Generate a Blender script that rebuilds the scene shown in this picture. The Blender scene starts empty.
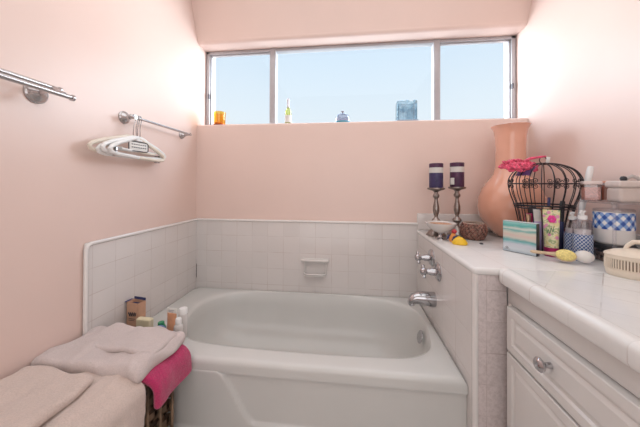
import bpy, bmesh, math, random
from mathutils import Vector, Matrix, noise
PI = math.pi
random.seed(7)
S = bpy.context.scene
C = bpy.context.collection

# ------------------------------------------------------------ camera
cam_d = bpy.data.cameras.new('camera')
cam = bpy.data.objects.new('camera', cam_d); C.objects.link(cam)
YAW, PITCH, ROLL = .1114, .0077, .0044
cam_d.sensor_width = 36; cam_d.sensor_fit = 'HORIZONTAL'
cam_d.lens = 262.4545 / 640 * 36
cam_d.shift_y = -31.4 / 640
cam_d.clip_start = .02
fwd = Vector((-math.sin(YAW) * math.cos(PITCH), math.cos(YAW) * math.cos(PITCH), math.sin(PITCH)))
rt0 = Vector((math.cos(YAW), math.sin(YAW), 0)); up0 = rt0.cross(fwd)
rt = rt0 * math.cos(ROLL) + up0 * math.sin(ROLL); up = rt.cross(fwd)
m = Matrix((rt, up, -fwd)).transposed().to_4x4(); m.translation = Vector((1.0659, -1.7322, 1.09))
cam.matrix_world = m
S.camera = cam

# ------------------------------------------------------------ world, lights, exposure
S.view_settings.view_transform = 'Standard'; S.view_settings.look = 'None'
S.view_settings.exposure = 0.06; S.view_settings.gamma = 1.0
S.view_settings.use_curve_mapping = False
W = bpy.data.worlds.new('sky'); S.world = W; W.use_nodes = True
wn = W.node_tree.nodes; wl = W.node_tree.links; wn.clear()
tc = wn.new('ShaderNodeTexCoord'); sep = wn.new('ShaderNodeSeparateXYZ'); wl.new(tc.outputs['Generated'], sep.inputs[0])
cr = wn.new('ShaderNodeValToRGB'); wl.new(sep.outputs['Z'], cr.inputs[0])
cr.color_ramp.elements[0].position = 0.0; cr.color_ramp.elements[0].color = (.80, .88, .93, 1)
cr.color_ramp.elements[1].position = .55; cr.color_ramp.elements[1].color = (.62, .79, .95, 1)
e = cr.color_ramp.elements.new(.24); e.color = (.77, .87, .94, 1)
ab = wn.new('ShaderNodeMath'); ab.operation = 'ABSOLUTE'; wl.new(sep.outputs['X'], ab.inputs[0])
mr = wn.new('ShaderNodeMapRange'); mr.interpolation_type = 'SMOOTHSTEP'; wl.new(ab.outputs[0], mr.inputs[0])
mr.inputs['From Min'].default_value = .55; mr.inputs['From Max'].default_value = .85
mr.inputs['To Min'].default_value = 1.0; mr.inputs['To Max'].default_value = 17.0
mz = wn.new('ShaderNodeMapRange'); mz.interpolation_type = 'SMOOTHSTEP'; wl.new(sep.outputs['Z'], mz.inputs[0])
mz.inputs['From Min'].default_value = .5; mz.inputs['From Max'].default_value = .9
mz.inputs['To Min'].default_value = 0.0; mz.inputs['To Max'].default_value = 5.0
ad = wn.new('ShaderNodeMath'); ad.operation = 'ADD'; wl.new(mr.outputs[0], ad.inputs[0]); wl.new(mz.outputs[0], ad.inputs[1])  # sky boost added at the sides and overhead, out of view, brightens side walls
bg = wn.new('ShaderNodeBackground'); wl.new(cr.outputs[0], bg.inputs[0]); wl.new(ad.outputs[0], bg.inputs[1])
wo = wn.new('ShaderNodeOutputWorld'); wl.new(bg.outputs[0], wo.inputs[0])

def area(name, loc, rot, sx, sy, power, col, portal=False):
    l = bpy.data.lights.new(name, 'AREA'); l.shape = 'RECTANGLE'; l.size = sx; l.size_y = sy
    l.energy = power; l.color = col
    if portal: l.cycles.is_portal = True
    o = bpy.data.objects.new(name, l); C.objects.link(o); o.location = loc; o.rotation_euler = rot
    return o
area('window_portal', (1.08, .19, 1.79), (-PI / 2, 0, 0), 2.1, .52, 1, (1, 1, 1), True)
area('ceiling_fill', (1.07, -1.15, 2.44), (0, 0, 0), 1.9, 1.7, 12, (.92, .98, 1))  # added overhead fill, nearly room-wide, with no fixture behind it
area('room_fill', (1.05, -2.95, 1.30), (PI / 2, 0, 0), 1.8, 1.5, 12, (.92, .98, 1))  # added fill from behind the camera, brightens what faces it

# ------------------------------------------------------------ materials
def rgb(h):
    h = h.lstrip('#'); out = []
    for i in (0, 2, 4):
        c = int(h[i:i + 2], 16) / 255
        out.append(c / 12.92 if c <= .04045 else ((c + .055) / 1.055) ** 2.4)
    return (*out, 1)

def N(m, t, **k):
    n = m.node_tree.nodes.new(t)
    for a, v in k.items(): setattr(n, a, v)
    return n
def lk(m, a, b): m.node_tree.links.new(a, b)
def inp(m, sock, v):
    if hasattr(v, 'is_linked') or hasattr(v, 'links'): lk(m, v, sock)
    else: sock.default_value = v
def math_n(m, op, a, b=0.0):
    n = N(m, 'ShaderNodeMath', operation=op); inp(m, n.inputs[0], a); inp(m, n.inputs[1], b); return n.outputs[0]
def mixc(m, f, a, b, blend='MIX'):
    n = N(m, 'ShaderNodeMix', data_type='RGBA', blend_type=blend); inp(m, n.inputs[0], f); inp(m, n.inputs[6], a); inp(m, n.inputs[7], b)
    return n.outputs[2]
def co(m, scale=(1, 1, 1), rot=(0, 0, 0)):
    t = N(m, 'ShaderNodeTexCoord'); mp = N(m, 'ShaderNodeMapping'); lk(m, t.outputs['Object'], mp.inputs[0])
    mp.inputs['Scale'].default_value = scale; mp.inputs['Rotation'].default_value = rot
    return mp.outputs[0]
def noise_n(m, vec, scale, detail=3, rough=.5):
    n = N(m, 'ShaderNodeTexNoise'); lk(m, vec, n.inputs['Vector']); n.inputs['Scale'].default_value = scale
    n.inputs['Detail'].default_value = detail; n.inputs['Roughness'].default_value = rough
    return n.outputs[0]
def ramp(m, f, stops, interp='LINEAR'):
    n = N(m, 'ShaderNodeValToRGB'); n.color_ramp.interpolation = interp; inp(m, n.inputs[0], f)
    els = n.color_ramp.elements
    els[0].position, els[0].color = stops[0]; els[1].position, els[1].color = stops[-1]
    for p, c in stops[1:-1]:
        e = els.new(p); e.color = c
    return n.outputs[0]
def bump(m, h, strength, dist, prev=None):
    n = N(m, 'ShaderNodeBump'); lk(m, h, n.inputs['Height']); n.inputs['Strength'].default_value = strength
    n.inputs['Distance'].default_value = dist
    if prev is not None: lk(m, prev, n.inputs['Normal'])
    return n.outputs[0]

def mat(name, col=(.8, .8, .8, 1), rough=.5, metal=0.0, var=0.03, vscale=30, bmp=0.0, bscale=200, bdist=.001,
        trans=0.0, ior=1.45, coat=0.0, sub=0.0, alpha=1.0, sheen=0.0):
    m = bpy.data.materials.new(name); m.use_nodes = True
    b = m.node_tree.nodes['Principled BSDF']
    if isinstance(col, str): col = rgb(col)
    v = co(m)
    f = noise_n(m, v, vscale)
    if var:
        c2 = tuple(max(0, x * (1 - var * 2.5)) for x in col[:3]) + (1,)
        c1 = tuple(min(1, x * (1 + var)) for x in col[:3]) + (1,)
        lk(m, ramp(m, f, [(.3, c2), (.7, c1)]), b.inputs['Base Color'])
    else: b.inputs['Base Color'].default_value = col
    b.inputs['Roughness'].default_value = rough; b.inputs['Metallic'].default_value = metal
    b.inputs['Transmission Weight'].default_value = trans; b.inputs['IOR'].default_value = ior
    b.inputs['Coat Weight'].default_value = coat; b.inputs['Alpha'].default_value = alpha
    b.inputs['Sheen Weight'].default_value = sheen
    if sub:
        b.inputs['Subsurface Weight'].default_value = sub; b.inputs['Subsurface Radius'].default_value = (.02, .01, .006)
    if bmp: lk(m, bump(m, noise_n(m, v, bscale, 4), bmp, bdist), b.inputs['Normal'])
    return m

def thin_glass(name, tint=(1, 1, 1, 1), k=.06, rough=.02):
    m = bpy.data.materials.new(name); m.use_nodes = True; nt = m.node_tree
    nt.nodes.remove(nt.nodes['Principled BSDF'])
    out = nt.nodes['Material Output']
    tr = N(m, 'ShaderNodeBsdfTransparent'); tr.inputs[0].default_value = tint
    gl = N(m, 'ShaderNodeBsdfGlossy'); gl.inputs['Roughness'].default_value = rough
    fr = N(m, 'ShaderNodeLayerWeight'); fr.inputs[0].default_value = .5
    s = math_n(m, 'ADD', math_n(m, 'MULTIPLY', math_n(m, 'POWER', fr.outputs['Facing'], 5.0), .95), .04 + k)
    mx = N(m, 'ShaderNodeMixShader'); lk(m, s, mx.inputs[0]); lk(m, tr.outputs[0], mx.inputs[1]); lk(m, gl.outputs[0], mx.inputs[2])
    lk(m, mx.outputs[0], out.inputs[0])
    return m

def tile_mat(name, plane, tw=.108, th=.108, rotz=0.0, off=(0, 0), base=(.74, .70, .68, 1), grout=(.60, .53, .50, 1),
             rough=.16, speck=0.0, mortar=.0016):
    m = bpy.data.materials.new(name); m.use_nodes = True
    b = m.node_tree.nodes['Principled BSDF']
    t = N(m, 'ShaderNodeTexCoord'); sp = N(m, 'ShaderNodeSeparateXYZ'); lk(m, t.outputs['Object'], sp.inputs[0])
    cb = N(m, 'ShaderNodeCombineXYZ')
    a, c = {'xz': ('X', 'Z'), 'yz': ('Y', 'Z'), 'xy': ('X', 'Y')}[plane]
    lk(m, sp.outputs[a], cb.inputs[0]); lk(m, sp.outputs[c], cb.inputs[1])
    mp = N(m, 'ShaderNodeMapping'); lk(m, cb.outputs[0], mp.inputs[0])
    mp.inputs['Rotation'].default_value = (0, 0, rotz); mp.inputs['Location'].default_value = (off[0], off[1], 0)
    br = N(m, 'ShaderNodeTexBrick'); lk(m, mp.outputs[0], br.inputs['Vector'])
    br.offset = 0; br.squash = 1
    br.inputs['Scale'].default_value = 1; br.inputs['Brick Width'].default_value = tw; br.inputs['Row Height'].default_value = th
    br.inputs['Mortar Size'].default_value = mortar; br.inputs['Mortar Smooth'].default_value = .3; br.inputs['Bias'].default_value = 0
    br.inputs['Color1'].default_value = base; br.inputs['Color2'].default_value = tuple(x * .955 for x in base[:3]) + (1,)
    # grout is worn: it is dark only in places
    gn = noise_n(m, t.outputs['Object'], 9, 3)
    br_m = ramp(m, gn, [(.4, tuple(x * .93 for x in base[:3]) + (1,)), (.62, grout)])
    lk(m, br_m, br.inputs['Mortar'])
    col = br.outputs['Color']
    if speck:
        v = noise_n(m, t.outputs['Object'], 95, 5, .7)
        col = mixc(m, ramp(m, v, [(.42, (0, 0, 0, 1)), (.62, (speck, speck, speck, 1))]), col, (.50, .43, .42, 1))
    lk(m, col, b.inputs['Base Color'])
    b.inputs['Roughness'].default_value = rough
    inv = math_n(m, 'SUBTRACT', 1.0, br.outputs['Fac'])
    n1 = bump(m, inv, .35, .001)
    n2 = bump(m, noise_n(m, t.outputs['Object'], 14, 2), .12, .01, n1)
    lk(m, n2, b.inputs['Normal'])
    return m

def paint_mat(name, col, rough=.5):
    m = bpy.data.materials.new(name); m.use_nodes = True
    b = m.node_tree.nodes['Principled BSDF']
    v = co(m)
    c1 = col; c2 = tuple(x * .97 for x in col[:3]) + (1,)
    lk(m, ramp(m, noise_n(m, v, 2.5, 4), [(.35, c1), (.65, c2)]), b.inputs['Base Color'])
    b.inputs['Roughness'].default_value = rough
    lk(m, bump(m, noise_n(m, v, 60, 3), .08, .003), b.inputs['Normal'])
    return m

PINK = (.83, .645, .58, 1)
M = {}
M['paint'] = paint_mat('peach_paint', PINK, .34)
M['ceiling'] = paint_mat('ceiling_paint', (.86, .80, .76, 1), .8)
M['floor'] = tile_mat('floor_tile', 'xy', .2, .2, base=(.62, .57, .54, 1))
M['tile_back'] = tile_mat('wall_tile_back', 'xz', off=(.02, .018))
M['tile_left'] = tile_mat('wall_tile_left', 'yz', off=(.0, .018))
M['tile_side'] = tile_mat('ledge_tile_side', 'yz', .152, .152, off=(.0, .05))
M['tile_front'] = tile_mat('ledge_tile_front', 'xz', .152, .108, off=(-.018, .03), base=(.70, .62, .61, 1), speck=.55, grout=(.47, .38, .36, 1))
M['tile_top'] = tile_mat('ledge_tile_top', 'xy', .152, .152, off=(.06, .0), base=(.80, .79, .78, 1), grout=(.70, .64, .61, 1), mortar=.001)
M['tile_diag'] = tile_mat('counter_tile', 'xy', .108, .108, rotz=PI / 4 - .06, off=(.014, .02), base=(.80, .80, .79, 1), grout=(.55, .50, .48, 1), mortar=.0018)
M['bullnose'] = tile_mat('counter_edge_tile', 'yz', .132, .5, off=(.0, .3), base=(.82, .82, .81, 1), grout=(.66, .60, .58, 1), mortar=.0014)
M['porcelain'] = mat('tub_enamel', (.67, .67, .65, 1), .22, var=.012, vscale=4, coat=.25)
M['ceramic'] = mat('ceramic_white', (.72, .69, .67, 1), .12, var=.01, coat=.5)
M['chrome'] = mat('chrome', (.50, .50, .52, 1), .07, 1.0, var=.01)
M['steel'] = mat('brushed_steel', (.52, .51, .52, 1), .22, 1.0, var=.02)
M['pewter'] = mat('pewter', (.33, .29, .27, 1), .32, 1.0, var=.12, vscale=60, bmp=.2, bscale=120)
M['frame'] = mat('window_aluminium', (.46, .45, .47, 1), .4, .3, var=.02)
M['glass'] = thin_glass('window_glass', (.98, .99, 1, 1), -.02)
M['clear'] = thin_glass('clear_acrylic', (.93, .93, .95, 1), .07, .05)
M['white_wood'] = mat('white_cabinet_paint', (.74, .72, .70, 1), .35, var=.012, vscale=8, coat=.2)
M['dark'] = mat('dark_gap', (.04, .03, .03, 1), .8, var=.0)

def towel_mat(name, col, dark=.9):
    m = bpy.data.materials.new(name); m.use_nodes = True
    b = m.node_tree.nodes['Principled BSDF']; v = co(m)
    c2 = tuple(x * dark for x in col[:3]) + (1,)
    lk(m, ramp(m, noise_n(m, v, 260, 3), [(.35, c2), (.6, col)]), b.inputs['Base Color'])
    b.inputs['Roughness'].default_value = .95; b.inputs['Sheen Weight'].default_value = .35
    n1 = bump(m, noise_n(m, v, 420, 3), .8, .004)
    lk(m, bump(m, noise_n(m, v, 30, 3), .35, .01, n1), b.inputs['Normal'])
    return m
M['towel_pink'] = towel_mat('pale_pink_terry', (.70, .60, .575, 1))
M['towel_beige'] = towel_mat('beige_pink_terry', (.73, .595, .53, 1))
M['towel_hot'] = towel_mat('magenta_terry', (.60, .03, .15, 1), .7)
M['towel_white'] = towel_mat('blush_terry', (.74, .63, .60, 1))

# ------------------------------------------------------------ mesh helpers
def obj(name, bm, mtl, parent=None, smooth=True, loc=None, rot=None, angle=40):
    me = bpy.data.meshes.new(name)
    bmesh.ops.recalc_face_normals(bm, faces=bm.faces[:])
    for f in bm.faces: f.smooth = smooth
    if smooth:
        lim = math.radians(angle)
        for ed in bm.edges:
            if len(ed.link_faces) == 2 and ed.calc_face_angle(0) > lim: ed.smooth = False
    bm.to_mesh(me); bm.free()
    me.materials.append(mtl)
    o = bpy.data.objects.new(name, me); C.objects.link(o)
    if parent: o.parent = parent
    if loc: o.location = loc
    if rot: o.rotation_euler = rot
    return o
def thing(name, label, cat, loc=(0, 0, 0), rot=(0, 0, 0), group=None):
    o = bpy.data.objects.new(name, None); C.objects.link(o)
    o.empty_display_size = .03; o.location = loc; o.rotation_euler = rot
    return tag(o, label, cat, group)
def tag(o, label, cat, group=None):
    o['label'] = label; o['category'] = cat
    if group: o['group'] = group
    return o
def struct(name, bm, mtl, parent=None, **k):
    o = obj(name, bm, mtl, parent, **k)
    if not parent: o['kind'] = 'structure'
    return o
def nb(): return bmesh.new()
def tr(bm, vs, mx): bmesh.ops.transform(bm, matrix=mx, verts=vs)
def box(bm, x0, x1, y0, y1, z0, z1, bev=0, seg=2, mx=None):
    r = bmesh.ops.create_cube(bm, size=1); vs = r['verts']
    for v in vs:
        v.co = Vector(((x0 + x1) / 2 + v.co.x * (x1 - x0), (y0 + y1) / 2 + v.co.y * (y1 - y0), (z0 + z1) / 2 + v.co.z * (z1 - z0)))
    if mx is not None: tr(bm, vs, mx)
    if bev:
        es = list({e for v in vs for e in v.link_edges})
        bmesh.ops.bevel(bm, geom=es, offset=bev, segments=seg, affect='EDGES', profile=.5)
    return bm
def lathe(bm, prof, n=32, mx=None, sx=1, sy=1, cap=True):
    rings = []
    for r, z in prof:
        if r < 1e-5: rings.append([bm.verts.new((0, 0, z))])
        else: rings.append([bm.verts.new((sx * r * math.cos(2 * PI * i / n), sy * r * math.sin(2 * PI * i / n), z)) for i in range(n)])
    for a, b in zip(rings, rings[1:]):
        for i in range(n):
            j = (i + 1) % n
            q = [a[i % len(a)], a[j % len(a)], b[j % len(b)], b[i % len(b)]]
            u = []
            for v in q:
                if v not in u: u.append(v)
            if len(u) > 2: bm.faces.new(u)
    if cap:
        for r in (rings[0], rings[-1]):
            if len(r) > 2: bm.faces.new(r)
    if mx is not None: tr(bm, [v for r in rings for v in r], mx)
    return bm
def tube(bm, pts, r, n=8, cyc=False, caps=True):
    pts = [Vector(p) for p in pts]; k = len(pts)
    rr = r if isinstance(r, (list, tuple)) else [r] * k
    rings = []; nrm = None
    for i, p in enumerate(pts):
        if cyc: d = pts[(i + 1) % k] - pts[i - 1]
        else: d = pts[min(i + 1, k - 1)] - pts[max(i - 1, 0)]
        d.normalize()
        if nrm is None:
            nrm = d.orthogonal().normalized()
        nrm = (nrm - d * nrm.dot(d))
        if nrm.length < 1e-6: nrm = d.orthogonal()
        nrm.normalize(); bn = d.cross(nrm)
        rings.append([bm.verts.new(p + (nrm * math.cos(2 * PI * j / n) + bn * math.sin(2 * PI * j / n)) * rr[i]) for j in range(n)])
    prs = list(zip(rings, rings[1:]))
    if cyc: prs.append((rings[-1], rings[0]))
    for a, b in prs:
        for j in range(n): bm.faces.new((a[j], a[(j + 1) % n], b[(j + 1) % n], b[j]))
    if caps and not cyc: bm.faces.new(rings[0]); bm.faces.new(rings[-1])
    return bm
def rbox(bm, hx, hy, hz, r, nx=8, ny=8, nz=4, fn=None):
    """rounded box centred on 0 with a fine grid, fn(Vector)->Vector bends it"""
    cache = {}
    def vert(p):
        k = (round(p[0], 5), round(p[1], 5), round(p[2], 5))
        if k not in cache:
            v = Vector(p)
            c = Vector((max(-hx + r, min(hx - r, v.x)), max(-hy + r, min(hy - r, v.y)), max(-hz + r, min(hz - r, v.z))))
            d = v - c
            if d.length > 1e-9: v = c + d.normalized() * r
            if fn: v = fn(v)
            cache[k] = bm.verts.new(v)
        return cache[k]
    def ax(h, n):
        inner = [-h + r + (2 * h - 2 * r) * i / n for i in range(n + 1)]
        e = [h - r + r * math.tan(PI / 4 * t / 3) for t in (1, 2, 3)]
        return [-x for x in reversed(e)] + inner + e
    X, Y, Z = ax(hx, nx), ax(hy, ny), ax(hz, nz)
    for A, B, ia, ib, ic, h in ((X, Y, 0, 1, 2, hz), (X, Z, 0, 2, 1, hy), (Y, Z, 1, 2, 0, hx)):
        for s in (-h, h):
            for i in range(len(A) - 1):
                for j in range(len(B) - 1):
                    q = []
                    for a, b in ((A[i], B[j]), (A[i + 1], B[j]), (A[i + 1], B[j + 1]), (A[i], B[j + 1])):
                        p = [0, 0, 0]; p[ia] = a; p[ib] = b; p[ic] = s; q.append(vert(p))
                    if len(set(q)) > 2:
                        try: bm.faces.new(list(dict.fromkeys(q)))
                        except ValueError: pass
    return bm
def T(x, y, z): return Matrix.Translation((x, y, z))
def R(a, ax): return Matrix.Rotation(a, 4, ax)
def text_mesh(body, size, mtl, parent, loc, rot, name='lettering', shear=0.0):
    cu = bpy.data.curves.new('tmp_text', 'FONT'); cu.body = body; cu.size = size; cu.extrude = .0002; cu.shear = shear
    cu.align_x = 'CENTER'; cu.align_y = 'CENTER'
    to = bpy.data.objects.new('tmp_text', cu); C.objects.link(to)
    dg = bpy.context.evaluated_depsgraph_get()
    me = bpy.data.meshes.new_from_object(to.evaluated_get(dg)); bpy.data.objects.remove(to)
    me.materials.clear(); me.materials.append(mtl)
    o = bpy.data.objects.new(name, me); C.objects.link(o); o.parent = parent; o.location = loc; o.rotation_euler = rot
    return o
def disc_pts(r, n, z=0, a0=0): return [(r * math.cos(a0 + 2 * PI * i / n), r * math.sin(a0 + 2 * PI * i / n), z) for i in range(n)]
def smooth(a, b, x):
    t = max(0, min(1, (x - a) / (b - a))); return t * t * (3 - 2 * t)

# ------------------------------------------------------------ the room
XR = 2.15; ZC = 2.45; YB = -3.1
WZ0, WZ1 = 1.503, 2.072      # window opening in the back wall
HX = 1.496                   # face of the tiled ledge beside the tub
CT = .804                    # ledge and counter height
struct('floor', box(nb(), -.1, XR + .1, YB - .1, .25, -.08, 0), M['floor'])
struct('ceiling', box(nb(), -.1, XR + .1, YB - .1, .25, ZC, ZC + .08), M['ceiling'])
struct('wall_left', box(nb(), -.1, 0, YB, .25, 0, ZC), M['paint'])
struct('wall_right', box(nb(), XR, XR + .1, YB, .25, 0, ZC), M['paint'])
struct('wall_front', box(nb(), -.1, XR + .1, YB - .1, YB, 0, ZC), M['paint'])
def prism_x(prof, x0, x1, bevel_idx=(), rb=.012):
    bm = nb()
    a = [bm.verts.new((x0, y, z)) for y, z in prof]; b = [bm.verts.new((x1, y, z)) for y, z in prof]
    k = len(prof)
    for i in range(k): bm.faces.new((a[i], a[(i + 1) % k], b[(i + 1) % k], b[i]))
    bm.faces.new(a); bm.faces.new(b)
    return bm
def arc(cy, cz, r, a0, a1, n=6):
    return [(cy + r * math.cos(a0 + (a1 - a0) * i / n), cz + r * math.sin(a0 + (a1 - a0) * i / n)) for i in range(n + 1)]
# lower wall with a rounded sill edge, upper wall leaning slightly into the room
struct('wall_back', prism_x([(.2, 0), (0, 0)] + arc(.014, WZ0 - .014, .014, PI, PI / 2) + [(.2, WZ0)], 0, XR), M['paint'], angle=30)
struct('wall_back_upper', prism_x([(.2, ZC), (-.12, ZC), (0.0, WZ1 + .03)] + arc(.024, WZ1 + .024, .024, PI, 1.5 * PI) + [(.2, WZ1)], 0, XR), M['paint'], angle=30)

# window: aluminium frame with a fixed middle pane and a sliding sash at each end
win = bpy.data.objects.new('window_1', None); C.objects.link(win); win['kind'] = 'structure'; win.location = (0, .11, 0)
FY0, FY1 = 0, .05
bm = nb()
fx0, fx1, fz0, fz1 = .004, XR - .004, WZ0 + .001, WZ1 - .002
t = .026
box(bm, fx0, fx1, FY0, FY1, fz0, fz0 + .018, .003); box(bm, fx0, fx1, FY0, FY1, fz1 - .02, fz1, .003)
box(bm, fx0, fx0 + t, FY0, FY1, fz0, fz1, .003); box(bm, fx1 - t, fx1, FY0, FY1, fz0, fz1, .003)
struct('window_frame', bm, M['frame'], win)
for xa in (.515, 1.648):
    struct('mullion', box(nb(), xa - .02, xa + .02, -.006, FY1, fz0, fz1, .003), M['frame'], win)
for xa, xb in ((fx0 + t, .495), (1.668, fx1 - t)):
    bm = nb(); s = .009
    box(bm, xa, xb, .012, .035, fz0 + .018, fz0 + .018 + s, .001); box(bm, xa, xb, .012, .035, fz1 - .02 - s, fz1 - .02, .001)
    box(bm, xa, xa + s, .012, .035, fz0 + .018, fz1 - .02, .001); box(bm, xb - s, xb, .012, .035, fz0 + .018, fz1 - .02, .001)
    struct('sash', bm, M['frame'], win)
M['latch'] = mat('dark_latch', (.12, .11, .12, 1), .4, .6)
for xa in (fx0 + t - .004, fx1 - t + .004):
    struct('latch', box(nb(), xa - .005, xa + .005, -.008, .012, 1.72, 1.755, .002), M['latch'], win)
bm = nb()
for xa, xb in ((fx0 + t, .497), (.533, 1.63), (1.666, fx1 - t)):
    bm.faces.new([bm.verts.new(p) for p in ((xa, .024, fz0 + .018), (xb, .024, fz0 + .018), (xb, .024, fz1 - .02), (xa, .024, fz1 - .02))])
struct('window_pane', bm, M['glass'], win, smooth=False)

# tiled surround
ZT = .847
def panel(name, x0, x1, y0, y1, z0, z1, mt, bev=.008): return struct(name, box(nb(), x0, x1, y0, y1, z0, z1, bev, 3), M[mt])
panel('trim_1', .0, HX + .02, -.012, .004, .0, ZT, 'tile_back', .006)
panel('trim_2', -.004, .012, -.784, .0, .0, ZT, 'tile_left', .010)
# bullnose caps over both tiled surrounds
M['cap'] = mat('tile_cap_glaze', (.80, .77, .75, 1), .12, var=.01, coat=.4)
bm = nb(); tube(bm, [(.012, -.010, ZT - .006), (HX, -.010, ZT - .006)], .0085, 10); struct('trim_3', bm, M['cap'])
bm = nb(); tube(bm, [(.010, -.0, ZT - .006), (.010, -.76, ZT - .006), (.010, -.775, ZT - .011), (.010, -.781, ZT - .025), (.010, -.781, .0)], .0085, 10); struct('trim_4', bm, M['cap'])
# tiled ledge between tub and vanity
struct('wall_half', box(nb(), HX, 1.640, -.755, -.0, 0, CT - .02), M['tile_side'])
struct('wall_half_end', box(nb(), HX + .010, 1.6045, -.765, -.755, 0, CT - .02, .003), M['tile_front'])
bm = nb(); tube(bm, [(HX + .008, -.758, 0), (HX + .008, -.758, CT - .02)], .0105, 10); struct('trim_5', bm, M['cap'])
# deep shelf top running to the right wall
bm = nb(); box(bm, HX - .004, XR, -.772, -.004, CT - .026, CT, .011, 4); struct('trim_6', bm, M['tile_top'])
panel('trim_7', HX - .004, XR, -.016, .0, CT, .908, 'tile_back', .007)
panel('trim_8', XR - .014, XR, -2.2, -.016, CT, .908, 'tile_left', .006)
# thin crack of old caulk in the tiled corner
struct('trim_9', box(nb(), .0135, .0155, -.0145, -.0125, .44, .535), M['dark'])

# ------------------------------------------------------------ bathtub
OPEN = [(.943, -.040), (1.19, -.058), (1.335, -.10), (1.425, -.185), (1.452, -.31), (1.444, -.44), (1.405, -.55), (1.30, -.607),
        (1.13, -.622), (.90, -.628), (.68, -.625), (.50, -.615), (.345, -.588), (.245, -.50), (.192, -.36), (.196, -.21), (.27, -.11), (.42, -.062), (.66, -.042)]
def catmull(P, k):
    out = []; n = len(P)
    for i in range(n):
        p0, p1, p2, p3 = [Vector((*P[(i + j) % n], 0)) for j in (-1, 0, 1, 2)]
        for s in range(k):
            t = s / k
            out.append(.5 * ((2 * p1) + (-p0 + p2) * t + (2 * p0 - 5 * p1 + 4 * p2 - p3) * t * t + (-p0 + 3 * p1 - 3 * p2 + p3) * t ** 3))
    return out
tub = thing('bathtub', 'white enamel built-in bathtub with sloped basin under the window', 'bathtub', (0, 0, 0))
TX0, TX1, TY0, TY1, TZ = .013, HX - .001, -.722, -.0135, .38
cen = Vector((.85, -.34, 0))
dense = catmull(OPEN, 24)
NT = 160
def at_angle(a):
    d = Vector((math.cos(a), math.sin(a), 0)); best = None
    for i in range(len(dense)):
        p, q = dense[i] - cen, dense[(i + 1) % len(dense)] - cen
        den = d.x * (q - p).y - d.y * (q - p).x
        if abs(den) < 1e-9: continue
        s = (p.x * (q - p).y - p.y * (q - p).x) / den
        u = (p.x * d.y - p.y * d.x) / den
        if s > 0 and -1e-6 <= u <= 1 + 1e-6: best = max(best or 0, s)
    return cen + d * best
def rect_at(a, in_=0.0):
    d = Vector((math.cos(a), math.sin(a), 0)); s = 1e9
    if d.x > 1e-9: s = min(s, (TX1 - in_ - cen.x) / d.x)
    if d.x < -1e-9: s = min(s, (TX0 + in_ - cen.x) / d.x)
    if d.y > 1e-9: s = min(s, (TY1 - in_ - cen.y) / d.y)
    if d.y < -1e-9: s = min(s, (TY0 + in_ - cen.y) / d.y)
    return cen + d * s
angs = [2 * PI * i / NT for i in range(NT)]
for c in ((TX0, TY0), (TX1, TY0), (TX0, TY1), (TX1, TY1)):
    ca = math.atan2(c[1] - cen.y, c[0] - cen.x) % (2 * PI)
    k = min(range(NT), key=lambda i: abs(angs[i] - ca)); angs[k] = ca
def bott(a):
    cx, cy, hx, hy, e = .86, -.33, .36, .09, .9
    c, s = math.cos(a), math.sin(a)
    return Vector((cx + hx * math.copysign(abs(c) ** e, c) * 1.0, cy + hy * math.copysign(abs(s) ** e, s), 0))
bm = nb(); rings = []
def ring(f): rings.append([bm.verts.new(f(a)) for a in angs])
Rr = .022
for k in range(5):      # rounded outer lip
    th = PI / 2 * k / 4
    ring(lambda a, th=th: (lambda p: Vector((p.x, p.y, TZ - Rr * (1 - math.sin(th)))))(rect_at(a, Rr * (1 - math.cos(th)))))
rings[0:0] = [[bm.verts.new((v.co.x, v.co.y, TZ - .05)) for v in rings[0]]]
def blend(a, t, z):
    p = at_angle(a); q = rect_at(a, Rr); return Vector((p.x + (q.x - p.x) * t, p.y + (q.y - p.y) * t, z))
for t, z in ((.6, TZ + .0), (.30, TZ + .0), (.14, TZ - .001), (.05, TZ - .004)): ring(lambda a, t=t, z=z: blend(a, t, z))
def inner(a, t, z, lt=None):
    p = at_angle(a); q = bott(a)
    # steeper at the tap end than at the sloping back rest
    w = smooth(.5, -.9, math.cos(a)); tt = t * (1 + .0 * w)
    return Vector((p.x + (q.x - p.x) * tt, p.y + (q.y - p.y) * tt, z))
for t, z in [(0, TZ - .012), (.02, TZ - .022)] + [(.03 + .97 * (1 - math.cos(k / 11 * PI / 2)) ** 1.15, TZ - .034 - .286 * math.sin(k / 11 * PI / 2)) for k in range(1, 12)]:
    ring(lambda a, t=t, z=z: inner(a, t, z))
for k in (.7, .4, .15):
    ring(lambda a, k=k: (lambda q: Vector((.86 + (q.x - .86) * k, -.335 + (q.y + .335) * k, TZ - .320 - .006 * (1 - k))))(bott(a)))
cv = bm.verts.new((.86, -.335, TZ - .329))
for ra, rb in zip(rings, rings[1:]):
    for i in range(NT):
        j = (i + 1) % NT; bm.faces.new((ra[i], ra[j], rb[j], rb[i]))
for i in range(NT): bm.faces.new((rings[-1][i], rings[-1][(i + 1) % NT], cv))
obj('basin', bm, M['porcelain'], tub, angle=60)
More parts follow.
